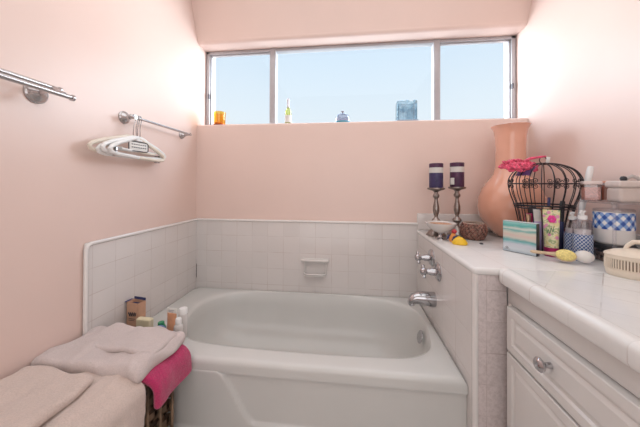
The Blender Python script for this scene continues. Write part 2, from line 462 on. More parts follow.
# apron with its raised relief line
bm = nb(); NX, NZ = 190, 64
def relief(x, z):
    c = .337 - .198 * smooth(.535, .70, x)
    d = (c - z)
    out = .012 * smooth(-.005, .005, d)
    if x < .62: out += .008 * smooth(.112, .098, z) * smooth(.66, .60, x)
    return out
grid = [[None] * (NZ + 1) for _ in range(NX + 1)]
for i in range(NX + 1):
    x = TX0 + (TX1 - TX0) * i / NX
    for j in range(NZ + 1):
        z = .0 + (TZ - .03) * j / NZ
        y = -.7125 - relief(x, z) * (1 - smooth(.338, .349, z))
        grid[i][j] = bm.verts.new((x, y, z))
for i in range(NX):
    for j in range(NZ): bm.faces.new((grid[i][j], grid[i + 1][j], grid[i + 1][j + 1], grid[i][j + 1]))
r = bmesh.ops.extrude_face_region(bm, geom=bm.faces[:])
for v in r['geom']:
    if isinstance(v, bmesh.types.BMVert): v.co.y = -.68
obj('apron', bm, M['porcelain'], tub, angle=50)
# overflow plate and drain
bm = nb(); lathe(bm, [(0, .006), (.010, .0065), (.024, .005), (.031, .001), (.032, -.004), (0, -.004)], 28)
ovf = obj('overflow_plate', bm, M['steel'], tub, loc=(1.4235, -.345, .318), rot=(0, -PI / 2 + .30, 0))
ovf['label'] = 'chrome overflow plate'
bm = nb(); lathe(bm, [(0, .004), (.02, .004), (.028, .0), (0, -.002)], 24)
dr = obj('drain', bm, M['steel'], tub, loc=(1.22, -.33, TZ - .325)); dr['label'] = 'chrome drain'

# ------------------------------------------------------------ tub fittings
fx = HX
sp = thing('tub_spout', 'chrome tub spout on the tiled ledge wall, below the two taps', 'faucet', (fx, -.345, .510))
bm = nb(); n = 20
prs = [(.0, .0, .034, .036), (-.02, .0, .034, .036), (-.055, .003, .031, .033), (-.09, .004, .027, .029), (-.112, -.002, .024, .025), (-.126, -.012, .019, .018), (-.131, -.024, .011, .009)]
rg = []
for x, z, ry, rz in prs: rg.append([bm.verts.new((x, ry * math.cos(2 * PI * i / n), z + rz * math.sin(2 * PI * i / n))) for i in range(n)])
for a, b in zip(rg, rg[1:]):
    for i in range(n): bm.faces.new((a[i], a[(i + 1) % n], b[(i + 1) % n], b[i]))
bm.faces.new(rg[0]); bm.faces.new(rg[-1])
obj('spout_body', bm, M['chrome'], sp, angle=60)
bm = nb(); lathe(bm, [(.0, 0), (.013, 0), (.014, -.022), (.012, -.024), (0, -.024)], 16, T(-.112, 0, -.012)); obj('spout_outlet', bm, M['chrome'], sp)
def tap(loc, label):
    t = thing('tub_tap', label, 'tap', loc, (0, -PI / 2, 0), 'chrome tub taps on the ledge wall')
    t.scale = (1.3, 1.3, 1.3)
    bm = nb(); lathe(bm, [(0, 0), (.034, 0), (.034, .003), (.028, .009), (.016, .013), (0, .013)], 28); obj('flange', bm, M['chrome'], t)
    bm = nb(); lathe(bm, [(.014, .012), (.013, .030), (.010, .036), (.010, .044), (.014, .048), (.014, .060), (.009, .066), (0, .068)], 24); obj('stem', bm, M['chrome'], t)
    bm = nb()
    for k in range(4):
        a = k * PI / 2 + .5
        c, s = math.cos(a), math.sin(a)
        tube(bm, [(c * .008, s * .008, .054), (c * .016, s * .016, .054), (c * .022, s * .022, .054), (c * .025, s * .025, .054)], [.006, .0055, .0075, .0045], 10)
    obj('cross_handle', bm, M['chrome'], t)
tap((fx, -.305, .708), 'chrome cross-handle tub tap nearer the corner, the higher of two')
tap((fx, -.405, .668), 'chrome cross-handle tub tap directly above the spout, nearer the front')

# soap dish on the back wall
sd = thing('soap_dish', 'white ceramic soap dish set in the tile of the back wall', 'soap dish', (.845, -.012, .54))
bm = nb()
w, h = .088, .062
box(bm, -w, w, -.012, .002, h - .016, h, .005, 3); box(bm, -w + .012, w - .012, -.012, .002, -h + .004, -h + .018, .005, 3)
box(bm, -w + .012, -w + .026, -.012, .002, -h + .008, h - .006, .005, 3); box(bm, w - .026, w - .012, -.012, .002, -h + .008, h - .006, .005, 3)
obj('dish_frame', bm, M['ceramic'], sd)
obj('dish_back', box(nb(), -w + .02, w - .02, -.002, .001, -h + .01, h - .01), M['ceramic'], sd)
bm = nb(); box(bm, -w - .004, w + .004, -.034, -.004, h - .020, h - .002, .007, 3); obj('dish_top', bm, M['ceramic'], sd)
bm = nb(); tube(bm, [(-w + .018, -.006, -h + .026), (-w + .024, -.028, -h + .026), (-w + .04, -.036, -h + .026), (w - .04, -.036, -h + .026), (w - .024, -.028, -h + .026), (w - .018, -.006, -h + .026)], .006, 10)
box(bm, -w + .02, w - .02, -.034, -.0, -h + .010, -h + .018, .003)
obj('dish_tray', bm, M['ceramic'], sd)

# ------------------------------------------------------------ vanity
VX = 1.605; VY0, VY1 = -2.0, -.7665
van = thing('vanity_cabinet', 'white painted vanity cabinet under the tiled counter at right', 'cabinet', (VX, VY1, 0))
def L(x0, x1, y0, y1, z0, z1, b=0, s=2): return box(nb(), x0 - VX, x1 - VX, y0 - VY1, y1 - VY1, z0, z1, b, s)
obj('cabinet_body', L(VX + .02, XR - .015, VY0, VY1 - .002, .09, .755), M['white_wood'], van)
bm = L(VX, VX + .022, VY0, VY1, .692, .756, .001)
box(bm, .0004, .0215, -.022, -.0004, .0, .691, .001)
box(bm, .0, .022, VY0 - VY1, 0, 0, .1, .001)
obj('face_frame', bm, M['white_wood'], van)
def front(name, y0, y1, z0, z1, handle):
    # slab with a bevelled field standing on it
    bm = nb()
    x = -.018
    def rectv(xx, in_): return [bm.verts.new((xx, y, z)) for y, z in ((y0 + in_ - VY1, z0 + in_), (y1 - in_ - VY1, z0 + in_), (y1 - in_ - VY1, z1 - in_), (y0 + in_ - VY1, z1 - in_))]
    rs = [rectv(.018, 0), rectv(x + .002, 0), rectv(x, .002), rectv(x, .026), rectv(x + .006, .031), rectv(x + .006, .036), rectv(x + .001, .048)]
    for a, b in zip(rs, rs[1:]):
        for i in range(4): bm.faces.new((a[i], a[(i + 1) % 4], b[(i + 1) % 4], b[i]))
    bm.faces.new(rs[0]); bm.faces.new(rs[-1])
    f = obj(name, bm, M['white_wood'], van, smooth=False)
    for hy, hz in handle:
        bm = nb(); lathe(bm, [(0, 0), (.008, .0), (.007, .008), (.006, .014), (.012, .019), (.0175, .024), (.018, .029), (.014, .034), (.006, .037), (0, .0375)], 28)
        k = obj('knob', bm, M['chrome'], f, loc=(x, hy - VY1, hz), rot=(0, -PI / 2, 0)); k['label'] = 'round chrome knob'
front('drawer', -1.36, -.792, .545, .688, [(-.985, .622)])
front('door', -1.15, -.792, .105, .537, [(-1.10, .36)])
front('door', -1.52, -1.158, .105, .537, [(-1.21, .36)])
front('drawer', -1.96, -1.368, .545, .688, [(-1.66, .61)])
front('door', -1.96, -1.528, .105, .537, [(-1.58, .36)])
ct = thing('countertop', 'white tiled vanity countertop laid diagonally with a bullnose edge', 'countertop', (0, 0, 0))
obj('counter_slab', box(nb(), 1.603, XR - .014, VY0, -.773, .757, CT), M['tile_diag'], ct)
bm = nb()
prof = [(1.600, .757), (1.578, .757), (1.574, .765)] + [(1.592 + .018 * math.cos(a), .7885 + .018 * math.sin(a)) for a in [PI - i * PI / 2 / 6 for i in range(7)]] + [(1.604, .8065), (1.611, .804), (1.611, .77)]
A = [bm.verts.new((x, -.7735, z)) for x, z in prof]; B = [bm.verts.new((x, VY0, z)) for x, z in prof]
for i in range(len(prof)): bm.faces.new((A[i], A[(i + 1) % len(prof)], B[(i + 1) % len(prof)], B[i]))
bm.faces.new(A); bm.faces.new(B)
obj('bullnose_edge', bm, M['bullnose'], ct, angle=30)

# ------------------------------------------------------------ towel bars
def flange(bm, loc, r=.026, d=.02):
    mx = T(*loc) @ R(PI / 2, 'Y')
    lathe(bm, [(0, 0), (r, 0), (r, .004), (r * .92, .006), (r * .86, .010), (r * .7, .012), (r * .62, .016), (r * .5, .018), (.010, d), (0, d)], 28, mx)
db = thing('towel_bar', 'polished steel double towel bar on the left wall, near the camera', 'towel bar', (0, -.952, 1.397))
bm = nb(); flange(bm, (0, 0, 0), .036, .024); obj('flange', bm, M['steel'], db)
bm = nb(); tube(bm, [(.02, 0, 0), (.04, .0, .008), (.064, 0, .014), (.09, 0, .0), (.110, 0, -.010)], .009, 12); obj('bracket', bm, M['steel'], db)
bm = nb(); flange(bm, (0, -.52, 0), .036, .024); obj('flange', bm, M['steel'], db)
bm = nb(); tube(bm, [(.02, -.52, 0), (.04, -.52, .008), (.064, -.52, .014), (.09, -.52, .0), (.110, -.52, -.010)], .009, 12); obj('bracket', bm, M['steel'], db)
def rail(bm, x, y0, y1, z, r):
    tube(bm, [(x, y0, z), (x, y1, z)], r, 16)
    tube(bm, [(x, y1, z), (x, y1 + .004, z), (x, y1 + .006, z), (x, y1 + .012, z), (x, y1 + .014, z)], [r * .8, r * .8, r * 1.35, r * 1.35, r * .7], 16)
bm = nb(); rail(bm, .064, -.62, .014, .016, .0075); obj('rail', bm, M['steel'], db)
bm = nb(); rail(bm, .110, -.62, .018, -.012, .0080); obj('rail', bm, M['steel'], db)
sb = thing('towel_bar', 'slim steel single towel bar with hangers, left wall beside the window', 'towel bar', (0, -.600, 1.402))
bm = nb(); flange(bm, (0, 0, 0), .030, .024); flange(bm, (0, 0, 0), .024, .034); obj('flange', bm, M['steel'], sb)
bm = nb(); tube(bm, [(.02, 0, 0), (.05, 0, 0), (.064, 0, 0)], [.009, .008, .012], 12); obj('bracket', bm, M['steel'], sb)
bm = nb(); flange(bm, (0, .43, -.004), .024, .024); obj('flange', bm, M['steel'], sb)
bm = nb(); tube(bm, [(.02, .43, -.004), (.05, .43, 0), (.064, .43, 0)], [.008, .007, .010], 12); obj('bracket', bm, M['steel'], sb)
bm = nb(); tube(bm, [(.056, -.028, 0), (.056, -.022, 0), (.056, -.02, 0), (.056, .02, 0), (.056, .022, 0), (.056, .03, 0), (.056, .03, 0), (.056, .436, 0), (.056, .438, 0), (.056, .446, 0)], [.004, .010, .010, .006, .0095, .0095, .006, .006, .008, .006], 14); obj('rail', bm, M['steel'], sb)

# hangers on the single bar, turned almost flat to the wall
M['white_plastic'] = mat('white_plastic', (.86, .86, .85, 1), .3, var=.02)
M['cream_plastic'] = mat('cream_plastic', (.78, .70, .60, 1), .35, var=.02)
M['label_black'] = mat('label_ink', (.05, .05, .06, 1), .5, var=0)
M['paper'] = mat('label_paper', (.80, .78, .74, 1), .6, var=.02)
hm = .40
def hanger(loc, rz, tilt, mt, clips, tagl, label):
    t = thing('clothes_hanger', label, 'hanger', loc, (0, tilt, rz), 'hangers on the single towel bar')
    bm = nb()
    pts = [(0, .0, -.018 + 0)]
    pts = []
    for i in range(15):
        a = math.radians(200 - i * 230 / 14)
        pts.append((.012 * math.cos(a), 0, -.0125 + .019 * math.sin(a) * .63 + .0))
    pts += [(.006, 0, -.04), (0, 0, -.055), (0, 0, -.108)]
    tube(bm, pts, .0022, 8); obj('hook', bm, M['steel'], t)
    bm = nb()
    w = .195; dz = -.024
    out = [(0, 0, -.082), (.03, 0, -.086), (.08, 0, -.105), (.14, 0, -.128), (w - .01, 0, -.152), (w, 0, -.165), (w - .006, 0, -.178), (w - .03, 0, -.184), (0, 0, -.188)]
    out = [(x, y, z * .9 + dz - .008) for x, y, z in out]
    full = out + [(-x, y, z) for x, y, z in out[-2:0:-1]]
    tube(bm, full, .0085, 10, cyc=True)
    tube(bm, [(-.13, 0, -.168), (-.12, 0, -.172), (.12, 0, -.172), (.13, 0, -.168)], .005, 8)
    tube(bm, [(0, 0, -.100), (0, 0, -.122)], [.008, .012], 10)
    obj('hanger_body', bm, M[mt], t)
    for s in clips:
        bm = nb(); box(bm, s - .008, s + .008, -.011, .011, -.212, -.172, .003); obj('clip', bm, M['steel'], t)
    if tagl:
        bm = nb(); box(bm, -.058, .058, -.0125, -.009, -.172, -.128, .001); l = obj('size_label', bm, M['paper'], t)
        bm = nb()
        tube(bm, [(-.05, -.013, -.172), (.05, -.013, -.172), (.058, -.013, -.166), (.058, -.013, -.134), (.05, -.013, -.128), (-.05, -.013, -.128), (-.058, -.013, -.134), (-.058, -.013, -.166)], .0022, 6, cyc=True)
        for k in range(2):
            for q in range(7):
                xx = -.042 + q * .013
                box(bm, xx, xx + .009, -.0132, -.0125, -.143 - k * .014, -.139 - k * .014)
        obj('print', bm, M['label_black'], l)
HX0 = .056
hanger((HX0, -.566, 1.414), PI / 2 + .17, .0, 'white_plastic', (), False, 'plain white plastic hanger whose hook hangs nearest the window')
hanger((HX0, -.578, 1.414), PI / 2 + .09, .03, 'white_plastic', (.15, -.13), False, 'white plastic hanger with steel clips in the middle of the bunch')
hanger((HX0, -.590, 1.414), PI / 2 + .01, -.02, 'white_plastic', (), True, 'white hanger carrying a black-bordered printed label')
hanger((HX0, -.602, 1.414), PI / 2 - .06, .04, 'cream_plastic', (), False, 'cream hanger reaching furthest left of the bunch, hook nearest the wall mount')

# ------------------------------------------------------------ wicker hamper and towels
M['wicker'] = mat('wicker', (.30, .20, .13, 1), .6, var=.25, vscale=25, bmp=.5, bscale=90)
hx0, hx1, hy0, hy1, hzt = .022, .385, -1.34, -.765, .415
ham = thing('wicker_hamper', 'brown woven wicker hamper under the towels, beside the tub', 'hamper', ((hx0 + hx1) / 2, (hy0 + hy1) / 2, 0))
hw, hd = (hx1 - hx0) / 2, (hy1 - hy0) / 2
def per(s, o):
    # point on the rectangle perimeter, s in metres, pushed out by o
    P = 4 * (hw + hd); s %= P
    if s < 2 * hw: return Vector((-hw + s, -hd - o, 0))
    s -= 2 * hw
    if s < 2 * hd: return Vector((hw + o, -hd + s, 0))
    s -= 2 * hd
    if s < 2 * hw: return Vector((hw - s, hd + o, 0))
    s -= 2 * hw
    return Vector((-hw - o, hd - s, 0))
bm = nb(); P = 4 * (hw + hd); ns = round(P / .062); stp = P / ns
for r_ in range(15):
    z0 = .012 + r_ * .0275; ring_a = []; ring_b = []; k = ns * 5
    for i in range(k):
        s = P * i / k; o = -.010 + .0075 * math.sin(PI * s / stp + PI * r_)
        p = per(s, o)
        ring_a.append(bm.verts.new((p.x, p.y, z0))); ring_b.append(bm.verts.new((p.x, p.y, z0 + .023)))
    for i in range(k): bm.faces.new((ring_a[i], ring_a[(i + 1) % k], ring_b[(i + 1) % k], ring_b[i]))
r = bmesh.ops.solidify(bm, geom=bm.faces[:], thickness=.003)
obj('woven_side', bm, M['wicker'], ham)
bm = nb()
for i in range(ns):
    p = per(i * stp, -.011); tube(bm, [(p.x, p.y, 0), (p.x, p.y, hzt)], .0055, 6)
obj('stakes', bm, M['wicker'], ham)
bm = nb(); box(bm, -hw + .022, hw - .022, -hd + .022, hd - .022, .004, hzt - .022); obj('inner_wall', bm, mat('wicker_inner', (.16, .10, .065, 1), .8, var=.2), ham)
bm = nb(); box(bm, -hw, hw, -hd, hd, hzt - .022, hzt, .008, 3); obj('lid', bm, M['wicker'], ham)

def fbm(x, y, z=0): return noise.noise(Vector((x, y, z))) + .5 * noise.noise(Vector((2.1 * x, 2.1 * y, z + 3)))
def towel(name, cx, cy, zb, hx, hy, hz, mtl, label, xe=None, Rb=.05, rz=0, amp=.012, folds=0, seed=0, freq=7, grp=None, taper=None, ny=40, nx=44, slope=0, r=None):
    r = r or hz * .98
    ca, sa = math.cos(rz), math.sin(rz)
    def fn(v):
        x, y, z = v
        top = smooth(-hz, hz, z)
        z2 = z + amp * top * fbm(x * freq + seed, y * freq * 1.3 + seed) + (amp * .5) * fbm(x * 20 + seed, y * 5)
        ed = 1 - smooth(.6, 1.0, abs(y) / hy) * .25
        y2 = y + amp * .9 * fbm(x * 6, seed + 3) * (abs(y) / hy) ** 2
        x2 = x + amp * .9 * fbm(y * 6, seed + 9) * (abs(x) / hx) ** 2
        if taper: y2, z2 = taper(x2, y2, z2)
        if xe is not None:
            s = x2 - (xe - 0)
            if s > 0:
                fo = folds * math.sin(y * 42 + seed) * smooth(0, .25, s) + folds * .5 * math.sin(y * 90 + 1) * smooth(.05, .3, s)
                if s < Rb * PI / 2:
                    a = s / Rb; x2 = xe + (Rb + z2) * math.sin(a); zz = -Rb + (Rb + z2) * math.cos(a)
                    x2 += fo * math.sin(a)
                    z2 = zz
                else:
                    x2 = xe + Rb + z2 + fo; z2 = -Rb - (s - Rb * PI / 2)
        return Vector((x2 * ca - y2 * sa, x2 * sa + y2 * ca, z2 + slope * y))
    bm = nb(); rbox(bm, hx, hy, hz, r, nx, ny, 2, fn)
    o = obj(name, bm, mtl, None, angle=80, loc=(cx, cy, zb + hz))
    return tag(o, label, 'towel', grp)
G = None
# blush towel folded flat as the bottom layer
towel('folded_towel', .205, -.885, .416, .188, .085, .008, M['towel_white'], 'thin blush towel, bottom layer beneath the magenta towel', amp=.003, seed=2)
# magenta towel folded over the right edge
def mtap(x, y, z): return y + .04 * smooth(.0, .2, x), z
towel('folded_towel', .285, -.868, .433, .232, .098, .013, M['towel_hot'], 'bright magenta towel sticking out over the hamper edge', xe=.095, Rb=.050, amp=.007, folds=.006, seed=5, taper=mtap)
towel('folded_towel', .212, -.850, .450, .204, .122, .023, M['towel_pink'], 'pale pink folded bath towel, the far one next to the tub', amp=.024, seed=13, freq=5)
ftw = [o for o in C.objects if o.get('label', '').startswith('pale pink folded')][0]
nt = towel('folded_towel', .352, -1.170, .429, .335, .225, .019, M['towel_beige'], 'beige-pink bath towel, the near one draped down the hamper side', xe=.002, Rb=.048, amp=.016, folds=.014, seed=21, freq=5, nx=70, ny=50)
def fold_fn(v):
    top = smooth(-.012, .012, v.z)
    return Vector((v.x + .012 * fbm(v.y * 7, 4), v.y + .012 * fbm(v.x * 7, 8) - .10 * max(0, v.x) , v.z + .010 * fbm(v.x * 6 + 3, v.y * 7) + .006 * top * fbm(v.x * 18, v.y * 12) + .006))
bm = nb(); rbox(bm, .135, .175, .014, .013, 36, 40, 2, fold_fn)
obj('upper_fold', bm, M['towel_beige'], nt, angle=80, loc=(-.195, .010, .030))
bm = nb(); rbox(bm, .150, .072, .011, .0105, 36, 20, 2, lambda v: Vector((v.x + .010 * fbm(v.y * 9, 2), v.y + .012 * fbm(v.x * 8, 5) - .12 * v.x, v.z + .007 * fbm(v.x * 9, v.y * 9) - .02 * max(0, v.x))))
obj('upper_fold', bm, M['towel_pink'], ftw, angle=80, loc=(.036, .030, .0275))

# ------------------------------------------------------------ toiletries on the tub rim
M['carton'] = mat('carton_tan', (.62, .36, .24, 1), .5, var=.05)
M['carton_navy'] = mat('carton_navy', (.04, .05, .15, 1), .5, var=.03)
M['pale_yellow'] = mat('pale_yellow_card', (.80, .72, .50, 1), .5, var=.03)
M['green'] = mat('green_plastic', (.03, .30, .14, 1), .35, var=.03)
M['blue'] = mat('blue_plastic', (.13, .22, .48, 1), .3, var=.03)
M['blue_light'] = mat('light_blue_label', (.42, .55, .70, 1), .3, var=.03)
M['peach_tube'] = mat('peach_tube', (.78, .40, .24, 1), .3, var=.08)
M['grey_print'] = mat('grey_print', (.30, .30, .33, 1), .5, var=.02)
RZ = .3802
c = thing('carton', 'tan cardboard carton with an open navy-lined top on the tub rim', 'box', (.062, -.585, RZ), (0, 0, -.15))
bm = nb(); w, d, h = .034, .020, .150
box(bm, -w, w, -d, d, 0, .004)
for x0, x1, y0, y1 in ((-w, -w + .002, -d, d), (w - .002, w, -d, d), (-w, w, -d, -d + .002), (-w, w, d - .002, d)): box(bm, x0, x1, y0, y1, 0, h)
obj('carton_body', bm, M['carton'], c)
bm = nb(); box(bm, -w, w, d - .002, d, h, h + .012); box(bm, -w - .016, -w, -d + .002, d - .002, h - .002, h, mx=None); obj('flap', bm, M['carton_navy'], c)
bm = nb(); box(bm, -w + .003, w - .003, -d + .003, d - .003, h - .020, h - .014); obj('liner', bm, M['carton_navy'], c)
bm = nb()
pts = [(-.022 + .044 * i / 20, -d - .001, .095 + .010 * math.sin(i * 1.3) + .004 * i / 20) for i in range(21)]
tube(bm, pts, .0016, 6)
tube(bm, [(-.02, -d - .001, .075), (.018, -d - .001, .077)], .001, 6); tube(bm, [(-.02, -d - .001, .068), (.010, -d - .001, .069)], .001, 6)
obj('print', bm, M['label_black'], c)
c = thing('soap_packet', 'pale yellow packet with grey print leaning between carton and bottles', 'packet', (.140, -.625, RZ), (.0, 0, -.06))
bm = nb(); rbox(bm, .037, .014, .048, .008, 6, 3, 6); obj('packet_body', bm, M['pale_yellow'], c, loc=(0, 0, .048))
bm = nb(); tube(bm, [(-.005, -.0145, .03), (.03, -.0145, .052), (.030, -.0145, .048), (-.002, -.0145, .024)], .0014, 6)
tube(bm, [(.005, -.0145, .024), (.030, -.0145, .038)], .001, 6); obj('print', bm, M['grey_print'], c)
c = thing('shampoo_bottle', 'small green-capped bottle lying low behind the towel on the tub rim', 'bottle', (.190, -.585, RZ))
bm = nb(); lathe(bm, [(0, 0), (.020, 0), (.021, .003), (.021, .035), (.017, .042), (.017, .044), (0, .044)], 24); obj('bottle_body', bm, M['green'], c)
bm = nb(); lathe(bm, [(.0, .044), (.014, .044), (.014, .058), (.012, .060), (0, .060)], 20); obj('cap', bm, M['green'], c)
c = thing('cream_jar', 'blue round jar tilted on its side on the tub rim', 'jar', (.213, -.630, RZ + .0335), (PI / 2 - .2, 0, .1))
bm = nb(); lathe(bm, [(0, -.018), (.028, -.018), (.031, -.012), (.031, .008), (.033, .010), (.033, .018), (.030, .020), (0, .020)], 32); obj('jar_body', bm, M['blue'], c)
bm = nb(); lathe(bm, [(0, .0195), (.024, .0195), (.024, .021), (0, .0215)], 28); obj('lid_label', bm, M['blue_light'], c)
c = thing('lotion_tube', 'peach squeeze tube standing cap-down on the tub rim', 'tube', (.262, -.610, RZ), (0, 0, -.1))
def sq_tube(bm, r, h, z0=0, flat=.0015, w=None, n=28):
    w = w or r * 1.35; rg = []
    for k in range(9):
        t = k / 8; rx = r + (w - r) * t; ry = r + (flat - r) * smooth(0, 1, t)
        rg.append([bm.verts.new((rx * math.cos(2 * PI * i / n), ry * math.sin(2 * PI * i / n), z0 + h * t)) for i in range(n)])
    for a, b in zip(rg, rg[1:]):
        for i in range(n): bm.faces.new((a[i], a[(i + 1) % n], b[(i + 1) % n], b[i]))
    bm.faces.new(rg[0]); bm.faces.new(rg[-1]); return bm
bm = nb(); lathe(bm, [(0, 0), (.016, 0), (.018, .003), (.018, .024), (0, .024)], 24); obj('cap', bm, M['white_plastic'], c)
obj('tube_body', sq_tube(nb(), .021, .095, .024, .008, .024), M['peach_tube'], c)
bm = nb(); box(bm, -.025, .025, -.0022, .0022, .116, .140, .001); obj('crimp', bm, M['paper'], c)
bm = nb(); tube(bm, [(-.016, -.003, .130), (.014, -.003, .131)], .0012, 6); tube(bm, [(-.014, -.003, .124), (.010, -.003, .124)], .0012, 6); obj('print', bm, M['grey_print'], c)
c = thing('shampoo_bottle', 'slim white bottle at the front of the tub rim, rightmost of the toiletries', 'bottle', (.318, -.645, RZ))
bm = nb(); lathe(bm, [(0, 0), (.017, 0), (.019, .003), (.019, .075), (.017, .085), (.010, .092), (0, .092)], 28); obj('bottle_body', bm, M['ceramic'], c)
bm = nb(); lathe(bm, [(0, .092), (.0125, .092), (.0125, .112), (.010, .116), (0, .117)], 24); obj('cap', bm, M['white_plastic'], c)
c = thing('pill_jar', 'small round white jar behind the white bottle on the tub rim', 'jar', (.300, -.585, RZ))
bm = nb(); lathe(bm, [(0, 0), (.018, 0), (.020, .003), (.020, .10), (.017, .106), (0, .106)], 28); obj('jar_body', bm, M['ceramic'], c)
bm = nb(); lathe(bm, [(0, .106), (.018, .106), (.018, .128), (.016, .131), (0, .131)], 28); obj('lid', bm, M['white_plastic'], c)

# ------------------------------------------------------------ on the window sill
SZ = WZ0 + .0002
M['amber'] = mat('amber_wax', (.95, .42, .05, 1), .2, var=.1, sub=.5)
M['amber_glass'] = mat('orange_glass', (.95, .50, .10, 1), .08, var=.1, vscale=60, trans=.5)
c = thing('candle_glass', 'orange glass candle cup on the sill at the left window corner', 'candle', (.140, .055, SZ))
bm = nb(); lathe(bm, [(0, 0), (.034, 0), (.038, .006), (.042, .098), (.040, .098), (.036, .010), (0, .008)], 32); obj('cup', bm, thin_glass('orange_thin_glass', (1, .74, .28, 1), .03), c)
bm = nb(); lathe(bm, [(0, .010), (.035, .010), (.037, .020), (0, .022)], 28); obj('wax', bm, M['amber'], c)
bm = nb(); lathe(bm, [(0, 0), (.046, 0), (.05, .005), (.038, .008), (0, .008)], 28, T(0, 0, -.0)); obj('saucer', bm, mat('saucer_red', (.45, .14, .08, 1), .3), c)
c = thing('wine_bottle', 'miniature yellow-green sparkling wine bottle with silver neck on the sill', 'bottle', (.641, .055, SZ))
M['bottle_green'] = thin_glass('bottle_glass', (.86, .88, .45, 1), .05)
M['foil'] = mat('silver_foil', (.62, .62, .66, 1), .3, .8, var=.1, vscale=90)
bm = nb(); lathe(bm, [(0, 0), (.021, 0), (.023, .004), (.023, .075), (.020, .095), (.013, .112), (.009, .125), (0, .125)], 28); obj('bottle_body', bm, M['bottle_green'], c)
bm = nb(); lathe(bm, [(0, .116), (.0115, .116), (.009, .135), (.0085, .162), (.0105, .165), (.0105, .176), (.007, .181), (0, .182)], 24); obj('foil_neck', bm, M['foil'], c)
bm = nb(); lathe(bm, [(.0236, .012), (.0236, .062)], 28, cap=False); obj('bottle_label', bm, M['paper'], c)
c = thing('glass_cloche', 'small grey glass bell with knob on the window sill', 'ornament', (1.018, .055, SZ)); c.scale = (1.25, 1.0, .98)
bm = nb(); lathe(bm, [(0, .004), (.038, .004), (.039, .030), (.036, .048), (.027, .062), (.014, .069), (0, .071)], 32); obj('dome', bm, thin_glass('smoky_glass', (.62, .64, .74, 1), .12, .15), c)
bm = nb(); lathe(bm, [(0, .069), (.005, .071), (.005, .074), (.009, .079), (.009, .085), (.005, .089), (0, .09)], 20); obj('knob', bm, mat('knob_grey', (.35, .35, .40, 1), .2), c)
bm = nb(); lathe(bm, [(0, 0), (.041, 0), (.042, .006), (.040, .012), (0, .012)], 32); obj('base', bm, mat('teal_base', (.05, .30, .40, 1), .2), c)
c = thing('glass_vase', 'square blue pebbled-glass votive on the window sill at right', 'vase', (1.438, .055, SZ))
mm = thin_glass('blue_pebble_glass', (.5, .7, .8, 1), .10, .2)
vo = N(mm, 'ShaderNodeTexVoronoi'); lk(mm, co(mm), vo.inputs['Vector']); vo.inputs['Scale'].default_value = 150
tb = [n for n in mm.node_tree.nodes if n.type == 'BSDF_TRANSPARENT'][0]
lk(mm, ramp(mm, vo.outputs['Color'], [(.15, (.42, .62, .72, 1)), (.45, (.70, .82, .88, 1)), (.9, (.92, .96, .98, 1))]), tb.inputs[0])
bm = nb()
for x0, x1, y0, y1 in ((-.062, -.052, -.04, .04), (.052, .062, -.04, .04), (-.062, .062, -.04, -.031), (-.062, .062, .031, .04)): box(bm, x0, x1, y0, y1, .008, .128, .002)
for i in range(60):
    a = random.random() * 4; s = a % 1
    x, y = [(-.057 + .114 * s, -.0355), (-.057 + .114 * s, .0355), (-.057, -.036 + .072 * s), (.057, -.036 + .072 * s)][int(a)]
    bmesh.ops.create_icosphere(bm, subdivisions=1, radius=.0035 + random.random() * .003, matrix=T(x, y, .129 + random.random() * .003))
obj('vase_body', bm, mm, c)
bm = nb(); box(bm, -.068, .068, -.044, .044, 0, .008, .003); obj('base', bm, M['blue_light'], c)

# ------------------------------------------------------------ on the ledge: candlesticks, bowl, basket, vase
M['wax_navy'] = mat('navy_wax', (.055, .045, .125, 1), .35, var=.1, vscale=60)
M['wax_plum'] = mat('plum_wax', (.085, .03, .075, 1), .35, var=.1)
M['label_cream'] = mat('cream_label', (.68, .66, .62, 1), .5, var=.03)
def candlestick(x, y, h, label, wax, patch):
    t = thing('candlestick', label[0], 'candlestick', (x, y, CT + .0002), group='pewter candlesticks on the ledge')
    k = h / .262
    prof = [(0, 0), (.053, 0), (.054, .006), (.046, .012), (.040, .022), (.024, .036), (.014, .046), (.011, .054), (.012, .062), (.020, .072), (.025, .080), (.020, .088), (.011, .096), (.009, .104),
            (.013, .116), (.017, .135), (.017, .155), (.012, .178), (.009, .196), (.010, .204), (.016, .210), (.018, .220), (.012, .228), (.011, .238), (.020, .246), (.044, .252), (.047, .257), (.046, .262), (0, .262)]
    bm = nb(); lathe(bm, [(r, z * k) for r, z in prof], 36); obj('stick', bm, M['pewter'], t, angle=50)
    c = thing('pillar_candle', label[1], 'candle', (x, y, CT + h + .0006), group='striped pillar candles on candlesticks')
    bm = nb(); lathe(bm, [(0, 0), (.036, 0), (.037, .002), (.037, .083), (0, .083)], 36); obj('candle_body', bm, wax, c)
    bm = nb(); lathe(bm, [(.0, .083), (.0372, .083), (.0372, .113), (0, .113)], 36); obj('label_band', bm, M['label_cream'], c)
    bm = nb(); lathe(bm, [(0, .113), (.037, .113), (.0375, .134), (.035, .137), (.031, .131), (0, .129)], 36); obj('candle_top', bm, M['wax_plum'], c)
    bm = nb(); tube(bm, [(0, 0, .127), (0, 0, .137)], .0012, 6); obj('wick', bm, M['label_black'], c)
    if patch:
        bm = nb(); box(bm, -.034, -.014, -.0378, -.028, .012, .05, .001, mx=R(-.35, 'Z')); obj('sticker', bm, M['label_cream'], c)
candlestick(1.553, -.185, .268, ('turned pewter candlestick on the ledge, nearest the tub', 'navy and cream pillar candle on the candlestick nearest the tub'), M['wax_navy'], False)
candlestick(1.677, -.155, .274, ('turned pewter candlestick between bowl and coral vase, behind the basket', 'dark plum and cream pillar candle on the candlestick nearer the vase'), M['wax_plum'], True)

